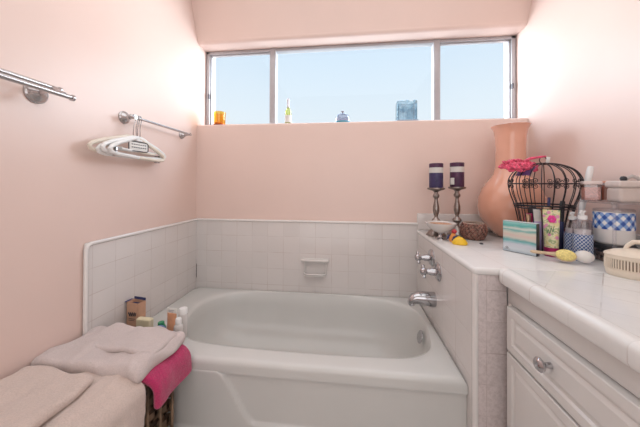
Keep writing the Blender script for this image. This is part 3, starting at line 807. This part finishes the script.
b_ = thing('footed_bowl', 'small white footed bowl holding peach potpourri in front of candlesticks', 'bowl', (1.545, -.285, CT + .0002)); b_.scale = (1, 1, 1.08)
bm = nb(); lathe(bm, [(0, .030), (.018, .030), (.040, .042), (.064, .058), (.074, .074), (.076, .080), (.073, .080), (.060, .066), (.036, .052), (0, .046)], 36); obj('bowl_body', bm, M['ceramic'], b_)
bm = nb(); lathe(bm, [(0, 0), (.030, 0), (.030, .004), (.014, .010), (.009, .020), (.014, .031), (0, .032)], 28); obj('foot', bm, M['steel'], b_)
bm = nb(); lathe(bm, [(0, .050), (.036, .056), (.060, .068), (.058, .074), (.030, .077), (0, .078)], 28); obj('filling', bm, mat('peach_filling', (.62, .36, .24, 1), .8, var=.15, vscale=120, bmp=.8, bscale=150, bdist=.004), b_)

bk = thing('woven_basket', 'round reddish woven basket on the ledge before the coral vase', 'basket', (1.718, -.262, CT + .0002)); bk.scale = (.86, .86, .95)
bm = nb()
def bprof(t): return (.036 + .036 * math.sin(PI * (.12 + .68 * t)) ** .8, .004 + .084 * t)
for sgn in (1, -1):
    for k in range(20):
        pts = []
        for i in range(13):
            t_ = i / 12; r_, z_ = bprof(t_); a = 2 * PI * k / 20 + sgn * t_ * 1.1
            pts.append(((r_ + .0015 * math.cos(i * PI)) * math.cos(a), (r_ + .0015) * math.sin(a), z_))
        tube(bm, pts, .0034, 6)
mm = mat('red_wicker', (.36, .17, .13, 1), .5, var=.35, vscale=70)
obj('weave', bm, mm, bk)
bm = nb(); lathe(bm, [(0, 0), (.044, 0), (.052, .006), (.058, .02), (.064, .04), (.060, .066), (.054, .084), (.051, .084), (.057, .064), (.060, .04), (.052, .015), (0, .010)], 32); obj('liner', bm, mat('basket_inner', (.50, .34, .27, 1), .6, var=.15, vscale=50), bk)
bm = nb(); tube(bm, disc_pts(.055, 32, .088), .0045, 8, cyc=True); obj('rim', bm, mat('basket_rim', (.44, .33, .27, 1), .5), bk)

M['yellow'] = mat('yellow_glaze', (.88, .55, .03, 1), .3, var=.05)
M['orange'] = mat('orange_paint', (.85, .33, .08, 1), .4, var=.05)
M['red'] = mat('red_paint', (.55, .05, .06, 1), .4, var=.05)
M['navy'] = mat('navy_paint', (.05, .06, .16, 1), .4, var=.05)
f_ = thing('bird_figurine', 'tiny orange, red and navy figurine beside the yellow trinket', 'figurine', (1.585, -.345 - .0, CT + .0002), (0, 0, .4))
bm = nb()
tube(bm, [(0, 0, 0), (0, 0, .012), (.0, 0, .022), (.002, 0, .034), (.004, 0, .042), (.006, 0, .046)], [.016, .019, .017, .011, .007, .002], 16)
obj('body', bm, M['orange'], f_)
bm = nb(); bmesh.ops.create_uvsphere(bm, u_segments=14, v_segments=10, radius=.0125, matrix=T(.006, 0, .050)); lathe(bm, [(.004, 0), (.002, .008), (0, .010)], 8, T(.016, 0, .050) @ R(PI / 2, 'Y')); obj('head', bm, M['red'], f_)
bm = nb()
for s in (-1, 1): tube(bm, [(.006, s * .016, .030), (-.010, s * .019, .024), (-.022, s * .016, .010)], [.004, .008, .002], 10)
obj('wing', bm, M['navy'], f_)
y_ = thing('yellow_trinket', 'small glossy yellow dome-shaped trinket near the ledge edge', 'trinket', (1.590, -.405, CT + .0002), (0, 0, -.3)); y_.scale = (.82, .82, .9)
bm = nb(); lathe(bm, [(0, 0), (.034, 0), (.038, .005), (.036, .014), (.030, .024), (.020, .032), (.008, .036), (0, .037)], 32, sx=1.1, sy=.8); obj('trinket_body', bm, M['yellow'], y_, loc=(.003, 0, 0))
bm = nb(); tube(bm, [(-.028, -.0, .012), (-.018, -.0, .030), (.0, 0, .040), (.02, .0, .034)], [.003, .004, .004, .002], 8); obj('crest', bm, M['yellow'], y_)
d_ = nb(); lathe(d_, [(0, 0), (.007, 0), (.009, .003), (.006, .006), (0, .007)], 14); tag(obj('bead', d_, M['label_black'], loc=(1.700, -.385, CT + .0002)), 'tiny black bead on the white ledge beside the basket', 'bead')

vs = thing('bottle_vase', 'tall coral bottle vase with round body and flared trumpet neck', 'vase', (1.952, -.172, CT + .0002))
mm = mat('coral_glaze', (.80, .40, .28, 1), .14, var=.03, vscale=6, coat=.8)
prof = [(0, 0), (.055, 0), (.068, .006), (.082, .020), (.122, .060), (.150, .110), (.160, .165), (.156, .215), (.136, .268), (.105, .312), (.082, .345), (.074, .380), (.071, .43), (.070, .49), (.073, .55), (.080, .588), (.089, .606), (.092, .612), (.089, .613), (.068, .600), (.060, .56), (.058, .40), (.064, .345), (0, .335)]
bm = nb(); lathe(bm, prof, 64); obj('vase_body', bm, mm, vs, angle=60)

# ------------------------------------------------------------ wire birdcage organiser
M['wire'] = mat('black_wire', (.035, .03, .035, 1), .35, .6, var=.0)
CX, CY = 1.930, -.450
cg = thing('birdcage', 'black wire birdcage organizer with scrolled domed top', 'birdcage', (CX, CY, CT + .0002))
RB = [(.082, .0), (.086, .09), (.104, .19), (.121, .245), (.129, .292), (.124, .322), (.104, .352), (.070, .372), (.036, .381), (.010, .384)]
def cageprof(t):
    k = t * (len(RB) - 1); i = min(int(k), len(RB) - 2); f = k - i
    a, b = RB[i], RB[i + 1]; return a[0] + (b[0] - a[0]) * f, a[1] + (b[1] - a[1]) * f
nb_ = 20
bm = nb()
for k in range(nb_):
    a = 2 * PI * k / nb_
    pts = [(r * math.cos(a), r * math.sin(a), z) for r, z in RB]
    sm = []
    for i in range(len(pts) - 1):
        p0 = Vector(pts[max(i - 1, 0)]); p1 = Vector(pts[i]); p2 = Vector(pts[i + 1]); p3 = Vector(pts[min(i + 2, len(pts) - 1)])
        for s in range(4):
            t_ = s / 4
            sm.append(.5 * ((2 * p1) + (-p0 + p2) * t_ + (2 * p0 - 5 * p1 + 4 * p2 - p3) * t_ * t_ + (-p0 + 3 * p1 - 3 * p2 + p3) * t_ ** 3))
    sm.append(Vector(pts[-1]))
    tube(bm, sm, .0019, 6)
obj('bars', bm, M['wire'], cg)
for z, r, th in ((.292, .130, .0026), (.197, .107, .0034), (.185, .104, .0028), (.003, .084, .003)):
    bm = nb(); tube(bm, disc_pts(r, 48, z), th, 8, cyc=True); obj('hoop', bm, M['wire'], cg)
def scroll(bm, a, zc, s):
    # pairs of curls lying on the dome surface
    def P(u, v):
        z = zc + v
        r_ = .130
        for (ra, za), (rb, zb) in zip(RB, RB[1:]):
            if za <= z <= zb: r_ = ra + (rb - ra) * (z - za) / (zb - za) + .002
        aa = a + u / .137
        return (r_ * math.cos(aa), r_ * math.sin(aa), z)
    for su in (-1, 1):
        for sv in (-1, 1):
            pts = []
            for i in range(22):
                th = i / 21 * 1.6 * 2 * PI; rad = s * .5 * (1 - i / 21 * .75)
                pts.append(P(su * (s * .55 + rad * math.cos(th + PI)), sv * (s * .62 + rad * math.sin(th + PI)) * .8))
            tube(bm, pts, .0015, 5)
for k in range(8):
    bm = nb(); scroll(bm, 2 * PI * k / 8 - PI / 2 - .12, .293, .027); obj('scroll', bm, M['wire'], cg)
bm = nb(); tube(bm, [(0, .015 * math.sin(t_), .398 + .015 * math.cos(t_)) for t_ in [2 * PI * i / 20 for i in range(20)]], .0019, 8, cyc=True)
lathe(bm, [(0, .375), (.013, .377), (.012, .383), (.004, .386), (0, .387)], 16)
tr(bm, bm.verts[:], R(PI / 2, 'Z')); obj('hanging_ring', bm, M['wire'], cg)
bm = nb(); lathe(bm, [(0, 0), (.082, 0), (.082, .003), (0, .003)], 32); obj('base_tray', bm, M['wire'], cg)

# cosmetics standing in the cage
M['magenta'] = mat('magenta_plastic', (.42, .01, .12, 1), .3, var=.05)
M['plum'] = mat('plum_plastic', (.13, .03, .09, 1), .3, var=.05)
M['black_plastic'] = mat('black_plastic', (.03, .03, .035, 1), .35, var=0)
M['gold'] = mat('bronze_metal', (.52, .36, .24, 1), .3, .8, var=.05)
M['lilac'] = mat('lilac_plastic', (.50, .38, .62, 1), .4, var=.05)
FZ = CT + .0036
def cosm(name, dx, dy, r, h, body, capm, ch, label, cat='bottle', tilt=(0, 0)):
    t = thing(name, label, cat, (CX + dx, CY + dy, FZ + r * (abs(math.sin(tilt[0])) + abs(math.sin(tilt[1])))), (tilt[0], tilt[1], 0), 'cosmetics standing in the birdcage')
    bm = nb(); lathe(bm, [(0, 0), (r * .94, 0), (r, .002), (r, h - ch - .004), (r * .85, h - ch), (0, h - ch)], 24); obj('container', bm, body, t)
    bm = nb(); lathe(bm, [(0, h - ch), (r * .8, h - ch), (r * .8, h - .003), (r * .7, h), (0, h)], 24); obj('cap', bm, capm, t)
cosm('lipstick_tube', -.060, .004, .014, .150, M['gold'], M['gold'], .06, 'bronze metallic cosmetic tube in the birdcage, behind the seascape box', 'cosmetic')
cosm('spray_bottle', -.036, -.036, .017, .175, M['lilac'], M['paper'], .05, 'lilac spray bottle in the birdcage beside the seascape box', 'bottle', (.05, -.12))
cosm('nail_polish', -.033, .042, .020, .150, M['paper'], M['magenta'], .06, 'white bottle with magenta cap at the back of the birdcage', 'bottle')
cosm('perfume_bottle', .002, -.060, .016, .140, M['magenta'], M['plum'], .04, 'dark magenta bottle at the front of the birdcage', 'bottle')
cosm('perfume_bottle', .010, -.010, .021, .185, M['plum'], M['gold'], .05, 'tall plum bottle with bronze cap in the centre of the birdcage', 'bottle')
cosm('mascara_tube', .038, -.045, .010, .205, M['navy'], M['black_plastic'], .08, 'thin navy and black mascara tube in the birdcage', 'cosmetic', (-.03, .05))
cosm('mascara_tube', .058, -.010, .011, .212, M['black_plastic'], M['black_plastic'], .09, 'thin all-black mascara tube in the birdcage, right side', 'cosmetic', (0, .07))
cosm('makeup_brush', .045, .040, .007, .225, M['yellow'], M['navy'], .05, 'yellow-handled makeup brush standing in the birdcage', 'brush', (-.04, .06))
cosm('lotion_bottle', -.005, .060, .018, .180, M['label_cream'], M['black_plastic'], .05, 'cream bottle with black cap at the rear of the birdcage', 'bottle')

# soft mesh puff and lilac ribbon laid over the dome
M['puff'] = mat('pink_puff', (.85, .10, .20, 1), .8, var=.2, vscale=80, sheen=.3)
M['ribbon'] = mat('purple_ribbon', (.22, .08, .30, 1), .7, var=.15, sheen=.3)
pf = thing('bath_puff', 'pink ruffled mesh puff on the left shoulder of the birdcage', 'bath puff', (CX - .108, CY - .010, CT + .375)); pf.scale = (1.0, 1.0, 1.25)
bm = nb()
for k in range(15):
    a0 = random.random() * 6; cx_, cz_ = (random.random() - .5) * .085, (random.random() - .5) * .018
    tx = random.random() * .9; ps = []
    rr = .020 + random.random() * .014
    for i in range(26):
        a = 2 * PI * i / 26; q = rr * (1 + .25 * math.sin(5 * a + a0))
        p = Vector((q * math.cos(a) * 1.25, q * math.sin(a) * .8, .004 * math.sin(7 * a + a0))); p.rotate(Matrix.Rotation(tx, 3, 'X'))
        ps.append(p + Vector((cx_, (random.random() - .5) * .004, cz_)))
    tube(bm, ps, .0040, 7, cyc=True)
bmesh.ops.create_icosphere(bm, subdivisions=3, radius=1, matrix=T(0, 0, 0) @ Matrix.Diagonal((.045, .018, .010, 1)))
obj('ruffle', bm, M['puff'], pf)
bm = nb(); tube(bm, [(.02, 0, .012), (.05, 0, .024), (.08, -.01, .028), (.10, -.02, .030)], [.006, .005, .004, .003], 8); obj('cord', bm, M['puff'], pf)
rb = nb()
# a thin scarf lying over the upper left of the dome
gr = []
for k in range(15):
    a = 2 * PI * (.47 + k * .009); row = []
    for i in range(17):
        t_ = .60 + i / 16 * .28 + .012 * math.sin(k * 1.9); r_, z_ = cageprof(min(t_, .99)); r_ -= .007 + .002 * math.sin(k * 2.2 + i * .4)
        row.append(rb.verts.new((r_ * math.cos(a), r_ * math.sin(a), z_ - .006 + .002 * math.sin(k * 2.2))))
    gr.append(row)
for k in range(14):
    for i in range(16): rb.faces.new((gr[k][i], gr[k + 1][i], gr[k + 1][i + 1], gr[k][i + 1]))
bmesh.ops.solidify(rb, geom=rb.faces[:], thickness=.0012)
tag(obj('scarf', rb, M['ribbon'], loc=(CX, CY, CT)), 'purple scarf hanging under the left side of the birdcage dome', 'scarf')
tg = nb(); box(tg, -.007, .007, -.002, .002, -.016, .012, .001); tag(obj('paper_tag', tg, M['paper'], loc=(CX + .014, CY - .010, CT + .399), rot=(0, .2, 0)), 'small white paper tag at the cage hanging ring', 'tag')

# ------------------------------------------------------------ items before the cage
def sea_mat():
    m = bpy.data.materials.new('seascape_print'); m.use_nodes = True
    b = m.node_tree.nodes['Principled BSDF']
    t = N(m, 'ShaderNodeTexCoord'); sp = N(m, 'ShaderNodeSeparateXYZ'); lk(m, t.outputs['Object'], sp.inputs[0])
    nz = noise_n(m, co(m, (10, 1, 45)), 1.0, 4, .6)
    z = math_n(m, 'DIVIDE', sp.outputs['Z'], .128)
    z = math_n(m, 'ADD', z, math_n(m, 'MULTIPLY', math_n(m, 'SUBTRACT', nz, .5), .22))
    c = ramp(m, z, [(0.0, (.42, .50, .56, 1)), (.12, (.62, .68, .72, 1)), (.26, (.58, .60, .66, 1)), (.36, (.28, .50, .52, 1)), (.41, (.12, .38, .38, 1)), (.47, (.60, .58, .52, 1)),
                      (.58, (.66, .52, .46, 1)), (.66, (.62, .60, .52, 1)), (.73, (.16, .42, .40, 1)), (.80, (.66, .68, .62, 1)), (.88, (.10, .42, .38, 1)), (1.0, (.30, .58, .56, 1))])
    lk(m, c, b.inputs['Base Color']); b.inputs['Roughness'].default_value = .3
    return m
ang = math.atan2(-.103, .071)
sx_ = thing('keepsake_box', 'small square box printed with teal and pink seascape stripes', 'box', (1.773 + .010, -.5455 + .008, CT + .0002), (0, 0, ang))
w, d, h = .0625, .012, .130
obj('box_body', box(nb(), -w, w, -d, d, 0, h, .0015), M['black_plastic'], sx_)
obj('printed_face', box(nb(), -w + .002, w - .002, -d - .0012, -d + .002, .002, h - .002), sea_mat(), sx_)
obj('box_top', box(nb(), -w + .001, w - .001, -d, d + .004, h - .001, h + .001), mat('pale_top', (.60, .68, .68, 1), .4), sx_)
bm = nb()
tube(bm, [(-.052, -d - .0016, .014), (-.045, -d - .0016, .022), (-.038, -d - .0016, .014)], .0011, 5)
tube(bm, [(-.048, -d - .0016, .012), (-.045, -d - .0016, .017), (-.042, -d - .0016, .012)], .0011, 5)
tube(bm, [(-.055, -d - .0016, .010), (-.032, -d - .0016, .010)], .0009, 5)
obj('emblem', bm, M['grey_print'], sx_)

def flower_mat():
    m = bpy.data.materials.new('floral_tube'); m.use_nodes = True
    b = m.node_tree.nodes['Principled BSDF']; v = co(m)
    base = ramp(m, noise_n(m, v, 55, 2), [(.40, (.70, .62, .30, 1)), (.52, (.76, .70, .48, 1)), (.60, (.25, .38, .16, 1)), (.68, (.72, .66, .42, 1))])
    vo = N(m, 'ShaderNodeTexVoronoi'); lk(m, v, vo.inputs['Vector']); vo.inputs['Scale'].default_value = 42
    k = math_n(m, 'LESS_THAN', vo.outputs['Distance'], .30)
    lk(m, mixc(m, k, base, (.70, .28, .45, 1)), b.inputs['Base Color']); b.inputs['Roughness'].default_value = .3
    return m
ft = thing('lotion_tube', 'floral yellow squeeze tube with magenta cap standing by the birdcage', 'tube', (1.878, -.572, CT + .0002), (0, 0, -.75)); ft.scale = (.88, .88, 1.0)
bm = nb(); lathe(bm, [(0, 0), (.025, 0), (.027, .003), (.027, .036), (0, .036)], 32); obj('cap', bm, M['magenta'], ft)
fb = obj('tube_body', sq_tube(nb(), .026, .150, .036, .003, .031), flower_mat(), ft)
bm = nb()
for k in range(6):
    a = k * PI / 3; bmesh.ops.create_uvsphere(bm, u_segments=10, v_segments=6, radius=1, matrix=T(.004 + .009 * math.cos(a), -.0135, .150 + .009 * math.sin(a)) @ Matrix.Diagonal((.0075, .002, .0075, 1)))
obj('flower_print', bm, mat('pink_flower', (.75, .05, .30, 1), .4), fb)
bm = nb(); pts = [(-.010 + .024 * i / 16, -.0235 + .0 * i, .095 + .020 * math.sin(i * .9) * .5 + i * .0012) for i in range(17)]
tube(bm, pts, .0012, 5); obj('lettering', bm, mat('green_print', (.05, .22, .10, 1), .4), fb)

def ikat():
    m = bpy.data.materials.new('blue_lattice'); m.use_nodes = True
    b = m.node_tree.nodes['Principled BSDF']
    t = N(m, 'ShaderNodeTexCoord'); sp = N(m, 'ShaderNodeSeparateXYZ'); lk(m, t.outputs['Object'], sp.inputs[0])
    an = math_n(m, 'MULTIPLY', math_n(m, 'ARCTAN2', sp.outputs['Y'], sp.outputs['X']), 16 / (2 * PI))
    z = math_n(m, 'MULTIPLY', sp.outputs['Z'], 1 / .0135)
    a = math_n(m, 'FRACT', math_n(m, 'ADD', an, z)); c = math_n(m, 'FRACT', math_n(m, 'SUBTRACT', an, z))
    k = math_n(m, 'MAXIMUM', math_n(m, 'LESS_THAN', a, .22), math_n(m, 'LESS_THAN', c, .22))
    lk(m, mixc(m, k, (.03, .09, .28, 1), (.68, .72, .78, 1)), b.inputs['Base Color']); b.inputs['Roughness'].default_value = .35
    return m
ik = ikat()
def pump(x, y, r, h, label):
    t = thing('pump_bottle', label, 'bottle', (x, y, CT + .0002), group='blue lattice pump bottles')
    z1 = h * .53
    bm = nb(); lathe(bm, [(0, 0), (r * .95, 0), (r, .003), (r, z1), (0, z1)], 36); obj('sleeve', bm, ik, t)
    bm = nb(); lathe(bm, [(r * .97, z1), (r * .97, h * .74), (r * .9, h * .79), (r * .5, h * .83), (r * .42, h * .84)], 36, cap=False); obj('bottle_shoulder', bm, M['clear'], t)
    bm = nb(); lathe(bm, [(0, z1), (r * .8, z1), (r * .8, h * .62), (0, h * .62)], 28); obj('liquid', bm, mat('pale_liquid', (.66, .60, .60, 1), .3), t)
    bm = nb(); lathe(bm, [(0, h * .82), (r * .46, h * .82), (r * .46, h * .90), (r * .18, h * .91), (r * .18, h * .96), (r * .30, h * .965), (r * .30, h), (0, h)], 24)
    tube(bm, [(0, 0, h * .98), (-r * .5, -r * .4, h * .98), (-r * .85, -r * .7, h * .955)], [.005, .004, .003], 8); obj('pump', bm, M['white_plastic'], t)
pump(1.948, -.628, .029, .190, 'blue lattice pump bottle, the front one beside the white jar lid')
pump(1.963, -.563, .027, .178, 'blue lattice pump bottle, the one behind nearer the birdcage')

# bath brush and small mirror lying on the counter
M['wood'] = mat('pale_wood', (.66, .50, .33, 1), .45, var=.1, vscale=20)
M['brush_yellow'] = mat('yellow_bristle', (.84, .70, .26, 1), .6, var=.1, vscale=150, bmp=.6, bscale=200, bdist=.002)
br_ = thing('bath_brush', 'wooden bath brush with oval yellow bristle head propped on its side', 'brush', (1.862, -.664, CT + .0225), (math.radians(62), 0, -.62)); br_.scale = (.72, .80, .8)
bm = nb(); lathe(bm, [(0, .004), (.026, .004), (.029, .008), (.029, .014), (.024, .018), (0, .019)], 36, sx=1.45, sy=.95)
tube(bm, [(-.036, 0, .011), (-.06, 0, .012), (-.09, 0, .010), (-.13, 0, .008), (-.142, 0, .008)], [.012, .008, .007, .008, .004], 12)
obj('brush_back', bm, M['wood'], br_)
bm = nb(); lathe(bm, [(0, .018), (.0262, .018), (.0262, .026), (.021, .030), (0, .031)], 36, sx=1.45, sy=.95); obj('bristle_head', bm, M['brush_yellow'], br_)
sp_ = thing('soap_bar', 'small white oval soap propped up beside the yellow brush head', 'soap', (1.918, -.672, CT + .0235), (math.radians(62), 0, -.6)); sp_.scale = (.78, .95, .7)
bm = nb(); lathe(bm, [(0, 0), (.022, 0), (.027, .005), (.028, .012), (.024, .019), (.014, .023), (0, .024)], 36, sx=1.2, sy=.85); obj('soap_body', bm, mat('white_soap', (.80, .77, .74, 1), .35, sub=.2), sp_)

# glass jar, gingham canister and clear riser by the right wall
def gingham():
    m = bpy.data.materials.new('blue_gingham'); m.use_nodes = True
    b = m.node_tree.nodes['Principled BSDF']
    t = N(m, 'ShaderNodeTexCoord'); sp = N(m, 'ShaderNodeSeparateXYZ'); lk(m, t.outputs['Object'], sp.inputs[0])
    an = math_n(m, 'MULTIPLY', math_n(m, 'ARCTAN2', sp.outputs['Y'], sp.outputs['X']), 11 / (2 * PI))
    z = math_n(m, 'MULTIPLY', sp.outputs['Z'], 1 / .040)
    a = math_n(m, 'GREATER_THAN', math_n(m, 'FRACT', math_n(m, 'ADD', an, z)), .5); c = math_n(m, 'GREATER_THAN', math_n(m, 'FRACT', math_n(m, 'SUBTRACT', an, z)), .5)
    s = math_n(m, 'MULTIPLY', math_n(m, 'ADD', a, c), .5)
    lk(m, ramp(m, s, [(0, (.80, .80, .80, 1)), (.25, (.22, .36, .66, 1)), (.75, (.03, .09, .36, 1))], 'CONSTANT'), b.inputs['Base Color'])
    b.inputs['Roughness'].default_value = .2
    return m
JX, JY = 2.060, -.620
j = thing('storage_jar', 'clear glass jar of brown cotton tips with black lid, under canister', 'jar', (JX, JY, CT + .0002)); j.scale = (.79, .79, 1)
bm = nb(); lathe(bm, [(0, 0), (.060, 0), (.066, .004), (.067, .040), (.064, .046)], 40, cap=False); obj('glass', bm, M['clear'], j)
bm = nb(); lathe(bm, [(0, .003), (.058, .003), (.060, .034), (0, .036)], 36); obj('contents', bm, mat('brown_contents', (.42, .30, .24, 1), .7, var=.5, vscale=70), j)
bm = nb(); lathe(bm, [(0, .046), (.070, .046), (.074, .050), (.074, .062), (.070, .066), (0, .066)], 40); obj('lid', bm, M['black_plastic'], j)
g = thing('canister', 'white canister with blue gingham band stacked on the black-lidded jar', 'canister', (JX, JY, CT + .0668)); g.scale = (.79, .79, 1)
bm = nb(); lathe(bm, [(0, 0), (.060, 0), (.067, .006), (.069, .012), (.069, .120), (.066, .122), (0, .118)], 48); obj('canister_body', bm, M['ceramic'], g)
bm = nb(); lathe(bm, [(.0696, .056), (.0702, .060), (.0702, .114), (.0696, .118)], 64, cap=False); obj('gingham_band', bm, gingham(), g)
bm = nb(); lathe(bm, [(0, .119), (.066, .119), (.070, .122), (.070, .128), (.066, .131), (0, .131)], 48); obj('canister_lid', bm, M['clear'], g)

rs = thing('acrylic_riser', 'clear acrylic riser stand holding the pink jars and beige box', 'stand', (2.0635, -.637, CT + .0002))
bm = nb(); box(bm, -.088, .068, -.080, .080, .220, .226, .001); obj('shelf', bm, M['clear'], rs)
for xx in (-.082, .062):
    for yy in (-.074, .074):
        bm = nb(); lathe(bm, [(0, 0), (.006, 0), (.004, .200), (.006, .212), (.008, .220), (0, .220)], 12, T(xx, yy, 0)); obj('leg', bm, M['clear'], rs)
M['clear2'] = thin_glass('cut_glass', (.88, .86, .88, 1), .16, .12)
R0 = CT + .2266
M['salmon'] = mat('salmon_salts', (.66, .33, .28, 1), .5, var=.15, vscale=140)
M['coral_wax'] = mat('coral_wax', (.68, .22, .12, 1), .3, var=.06)
p = thing('bath_salt_jar', 'square clear jar of pink bath salts with white lid on the riser', 'jar', (2.006, -.592, R0), (0, 0, -.45)); p.scale = (.80, .80, 1)
bm = nb(); box(bm, -.031, .031, -.031, .031, .0, .062, .004, 3); obj('glass', bm, M['clear'], p)
bm = nb(); box(bm, -.028, .028, -.028, .028, .002, .052, .003, 2); obj('salts', bm, M['salmon'], p)
bm = nb(); box(bm, -.033, .033, -.033, .033, .062, .076, .004, 3); obj('lid', bm, mat('translucent_lid', (.72, .60, .57, 1), .25), p)
p = thing('glass_candle', 'coral red wax candle in a round glass on the riser', 'candle', (2.056, -.597, R0)); p.scale = (.85, .85, 1)
bm = nb(); lathe(bm, [(0, 0), (.028, 0), (.029, .004), (.029, .070), (.027, .070), (.027, .004)], 32, cap=False); obj('glass', bm, M['clear'], p)
bm = nb(); lathe(bm, [(0, .003), (.0268, .003), (.0268, .060), (0, .061)], 32); obj('wax', bm, M['coral_wax'], p)
bm = nb(); lathe(bm, [(.0, .068), (.031, .068), (.031, .076), (0, .078)], 32); obj('lid', bm, mat('peach_lid', (.72, .38, .28, 1), .3), p)
p = thing('lidded_box', 'beige ceramic lidded box with looped handle on the riser', 'box', (2.070, -.677, R0), (0, 0, -.20)); p.scale = (1, 1, 1.25)
bm = nb(); rbox(bm, .055, .036, .021, .010, 6, 6, 3); obj('box_body', bm, mat('beige_ceramic', (.58, .49, .45, 1), .3, var=.02), p, loc=(0, 0, .0212))
bm = nb(); rbox(bm, .058, .039, .010, .008, 6, 6, 2); lid = obj('lid', bm, mat('beige_lid', (.62, .53, .49, 1), .3, var=.02), p, loc=(0, 0, .051))
bm = nb(); tube(bm, [(-.022, 0, .006), (-.014, 0, .018), (0, 0, .023), (.014, 0, .018), (.024, 0, .006)], .005, 10); obj('handle', bm, mat('grey_handle', (.52, .47, .45, 1), .3), lid)
bm = nb(); lathe(bm, [(0, 0), (.008, 0), (.010, .006), (.007, .012), (0, .014)], 16); kb = obj('knob', bm, M['black_plastic'], lid, loc=(-.024, .0, .010)); kb['label'] = 'dark knob'
p = thing('plastic_tube', 'tilted translucent white plastic tube poking up behind the pink jars', 'tube', (1.985, -.530 + .0, CT + .004), (0, .20, 0)); p.scale = (.8, .8, 3.0)
bm = nb(); lathe(bm, [(0, 0.0065), (.009, .0065), (.010, .010), (.010, .06), (.013, .065), (.014, .115), (.012, .122), (0, .123)], 24); obj('tube_body', bm, M['white_plastic'], p)
p = thing('glass_tumbler', 'clear glass tumbler beneath the riser behind the pump bottles', 'glass', (2.095, -.505, CT + .0002))
bm = nb(); lathe(bm, [(0, 0), (.034, 0), (.036, .004), (.040, .13), (.038, .13), (.033, .008), (0, .008)], 32); obj('glass_body', bm, M['clear2'], p)
bm = nb(); lathe(bm, [(0, .010), (.012, .010), (.012, .15), (0, .15)], 12, T(.01, 0, 0)); obj('stirrer', bm, M['lilac'], p)

# cream basketwork soap box in front
M['cream'] = mat('cream_ceramic', (.76, .66, .54, 1), .3, var=.03, coat=.3)
cb_ = thing('basket_box', 'cream ceramic oval box with ribbed sides and handled lid', 'box', (1.958, -.812, CT + .0002), (0, 0, -.62)); cb_.scale = (.88, .88, 1.2)
def oval(prof, n_=48, a_=1.0, b_=.62): return lathe(nb(), prof, n_, sx=a_, sy=b_)
obj('box_body', oval([(0, 0), (.076, 0), (.080, .004), (.082, .016), (.079, .020), (.079, .044), (.083, .047), (.083, .052), (0, .052)]), M['cream'], cb_)
bm = nb()
for i in range(64):
    a = 2 * PI * i / 64; x, y = .0815 * math.cos(a), .0815 * .62 * math.sin(a)
    tube(bm, [(x, y, .019), (x * 1.005, y * 1.005, .032), (x, y, .046)], .0022, 5)
obj('ribs', bm, M['cream'], cb_)
obj('groove', oval([(.0795, .021), (.0797, .022), (.0797, .043), (.0795, .044)]), mat('brown_groove', (.28, .21, .15, 1), .6), cb_)
ld = obj('lid', oval([(0, .052), (.084, .052), (.086, .056), (.082, .060), (.060, .068), (.030, .073), (0, .074)]), M['cream'], cb_)
bm = nb(); tube(bm, [(-.030, 0, .068), (-.026, 0, .080), (-.012, 0, .091), (.004, 0, .092), (.020, 0, .084), (.030, 0, .068)], [.008, .006, .006, .006, .006, .008], 12); obj('handle', bm, M['cream'], ld)
# pink hair clip at the very edge and a thin chain
hc = thing('hair_clip', 'small pink hair clip on the counter at the right edge', 'hair clip', (1.948, -.885, CT + .0002), (0, 0, .4))
bm = nb(); rbox(bm, .022, .007, .008, .005, 4, 2, 2, lambda v: Vector((v.x, v.y, v.z + .006 - 12 * v.x * v.x))); obj('clip_body', bm, mat('pink_clip', (.75, .12, .22, 1), .3), hc, loc=(0, 0, .0105))
bm = nb(); tube(bm, [(-.02, 0, .003), (-.005, -.004, .0025), (.010, 0, .003), (.02, 0, .003)], .002, 6); obj('pin', bm, M['gold'], hc)
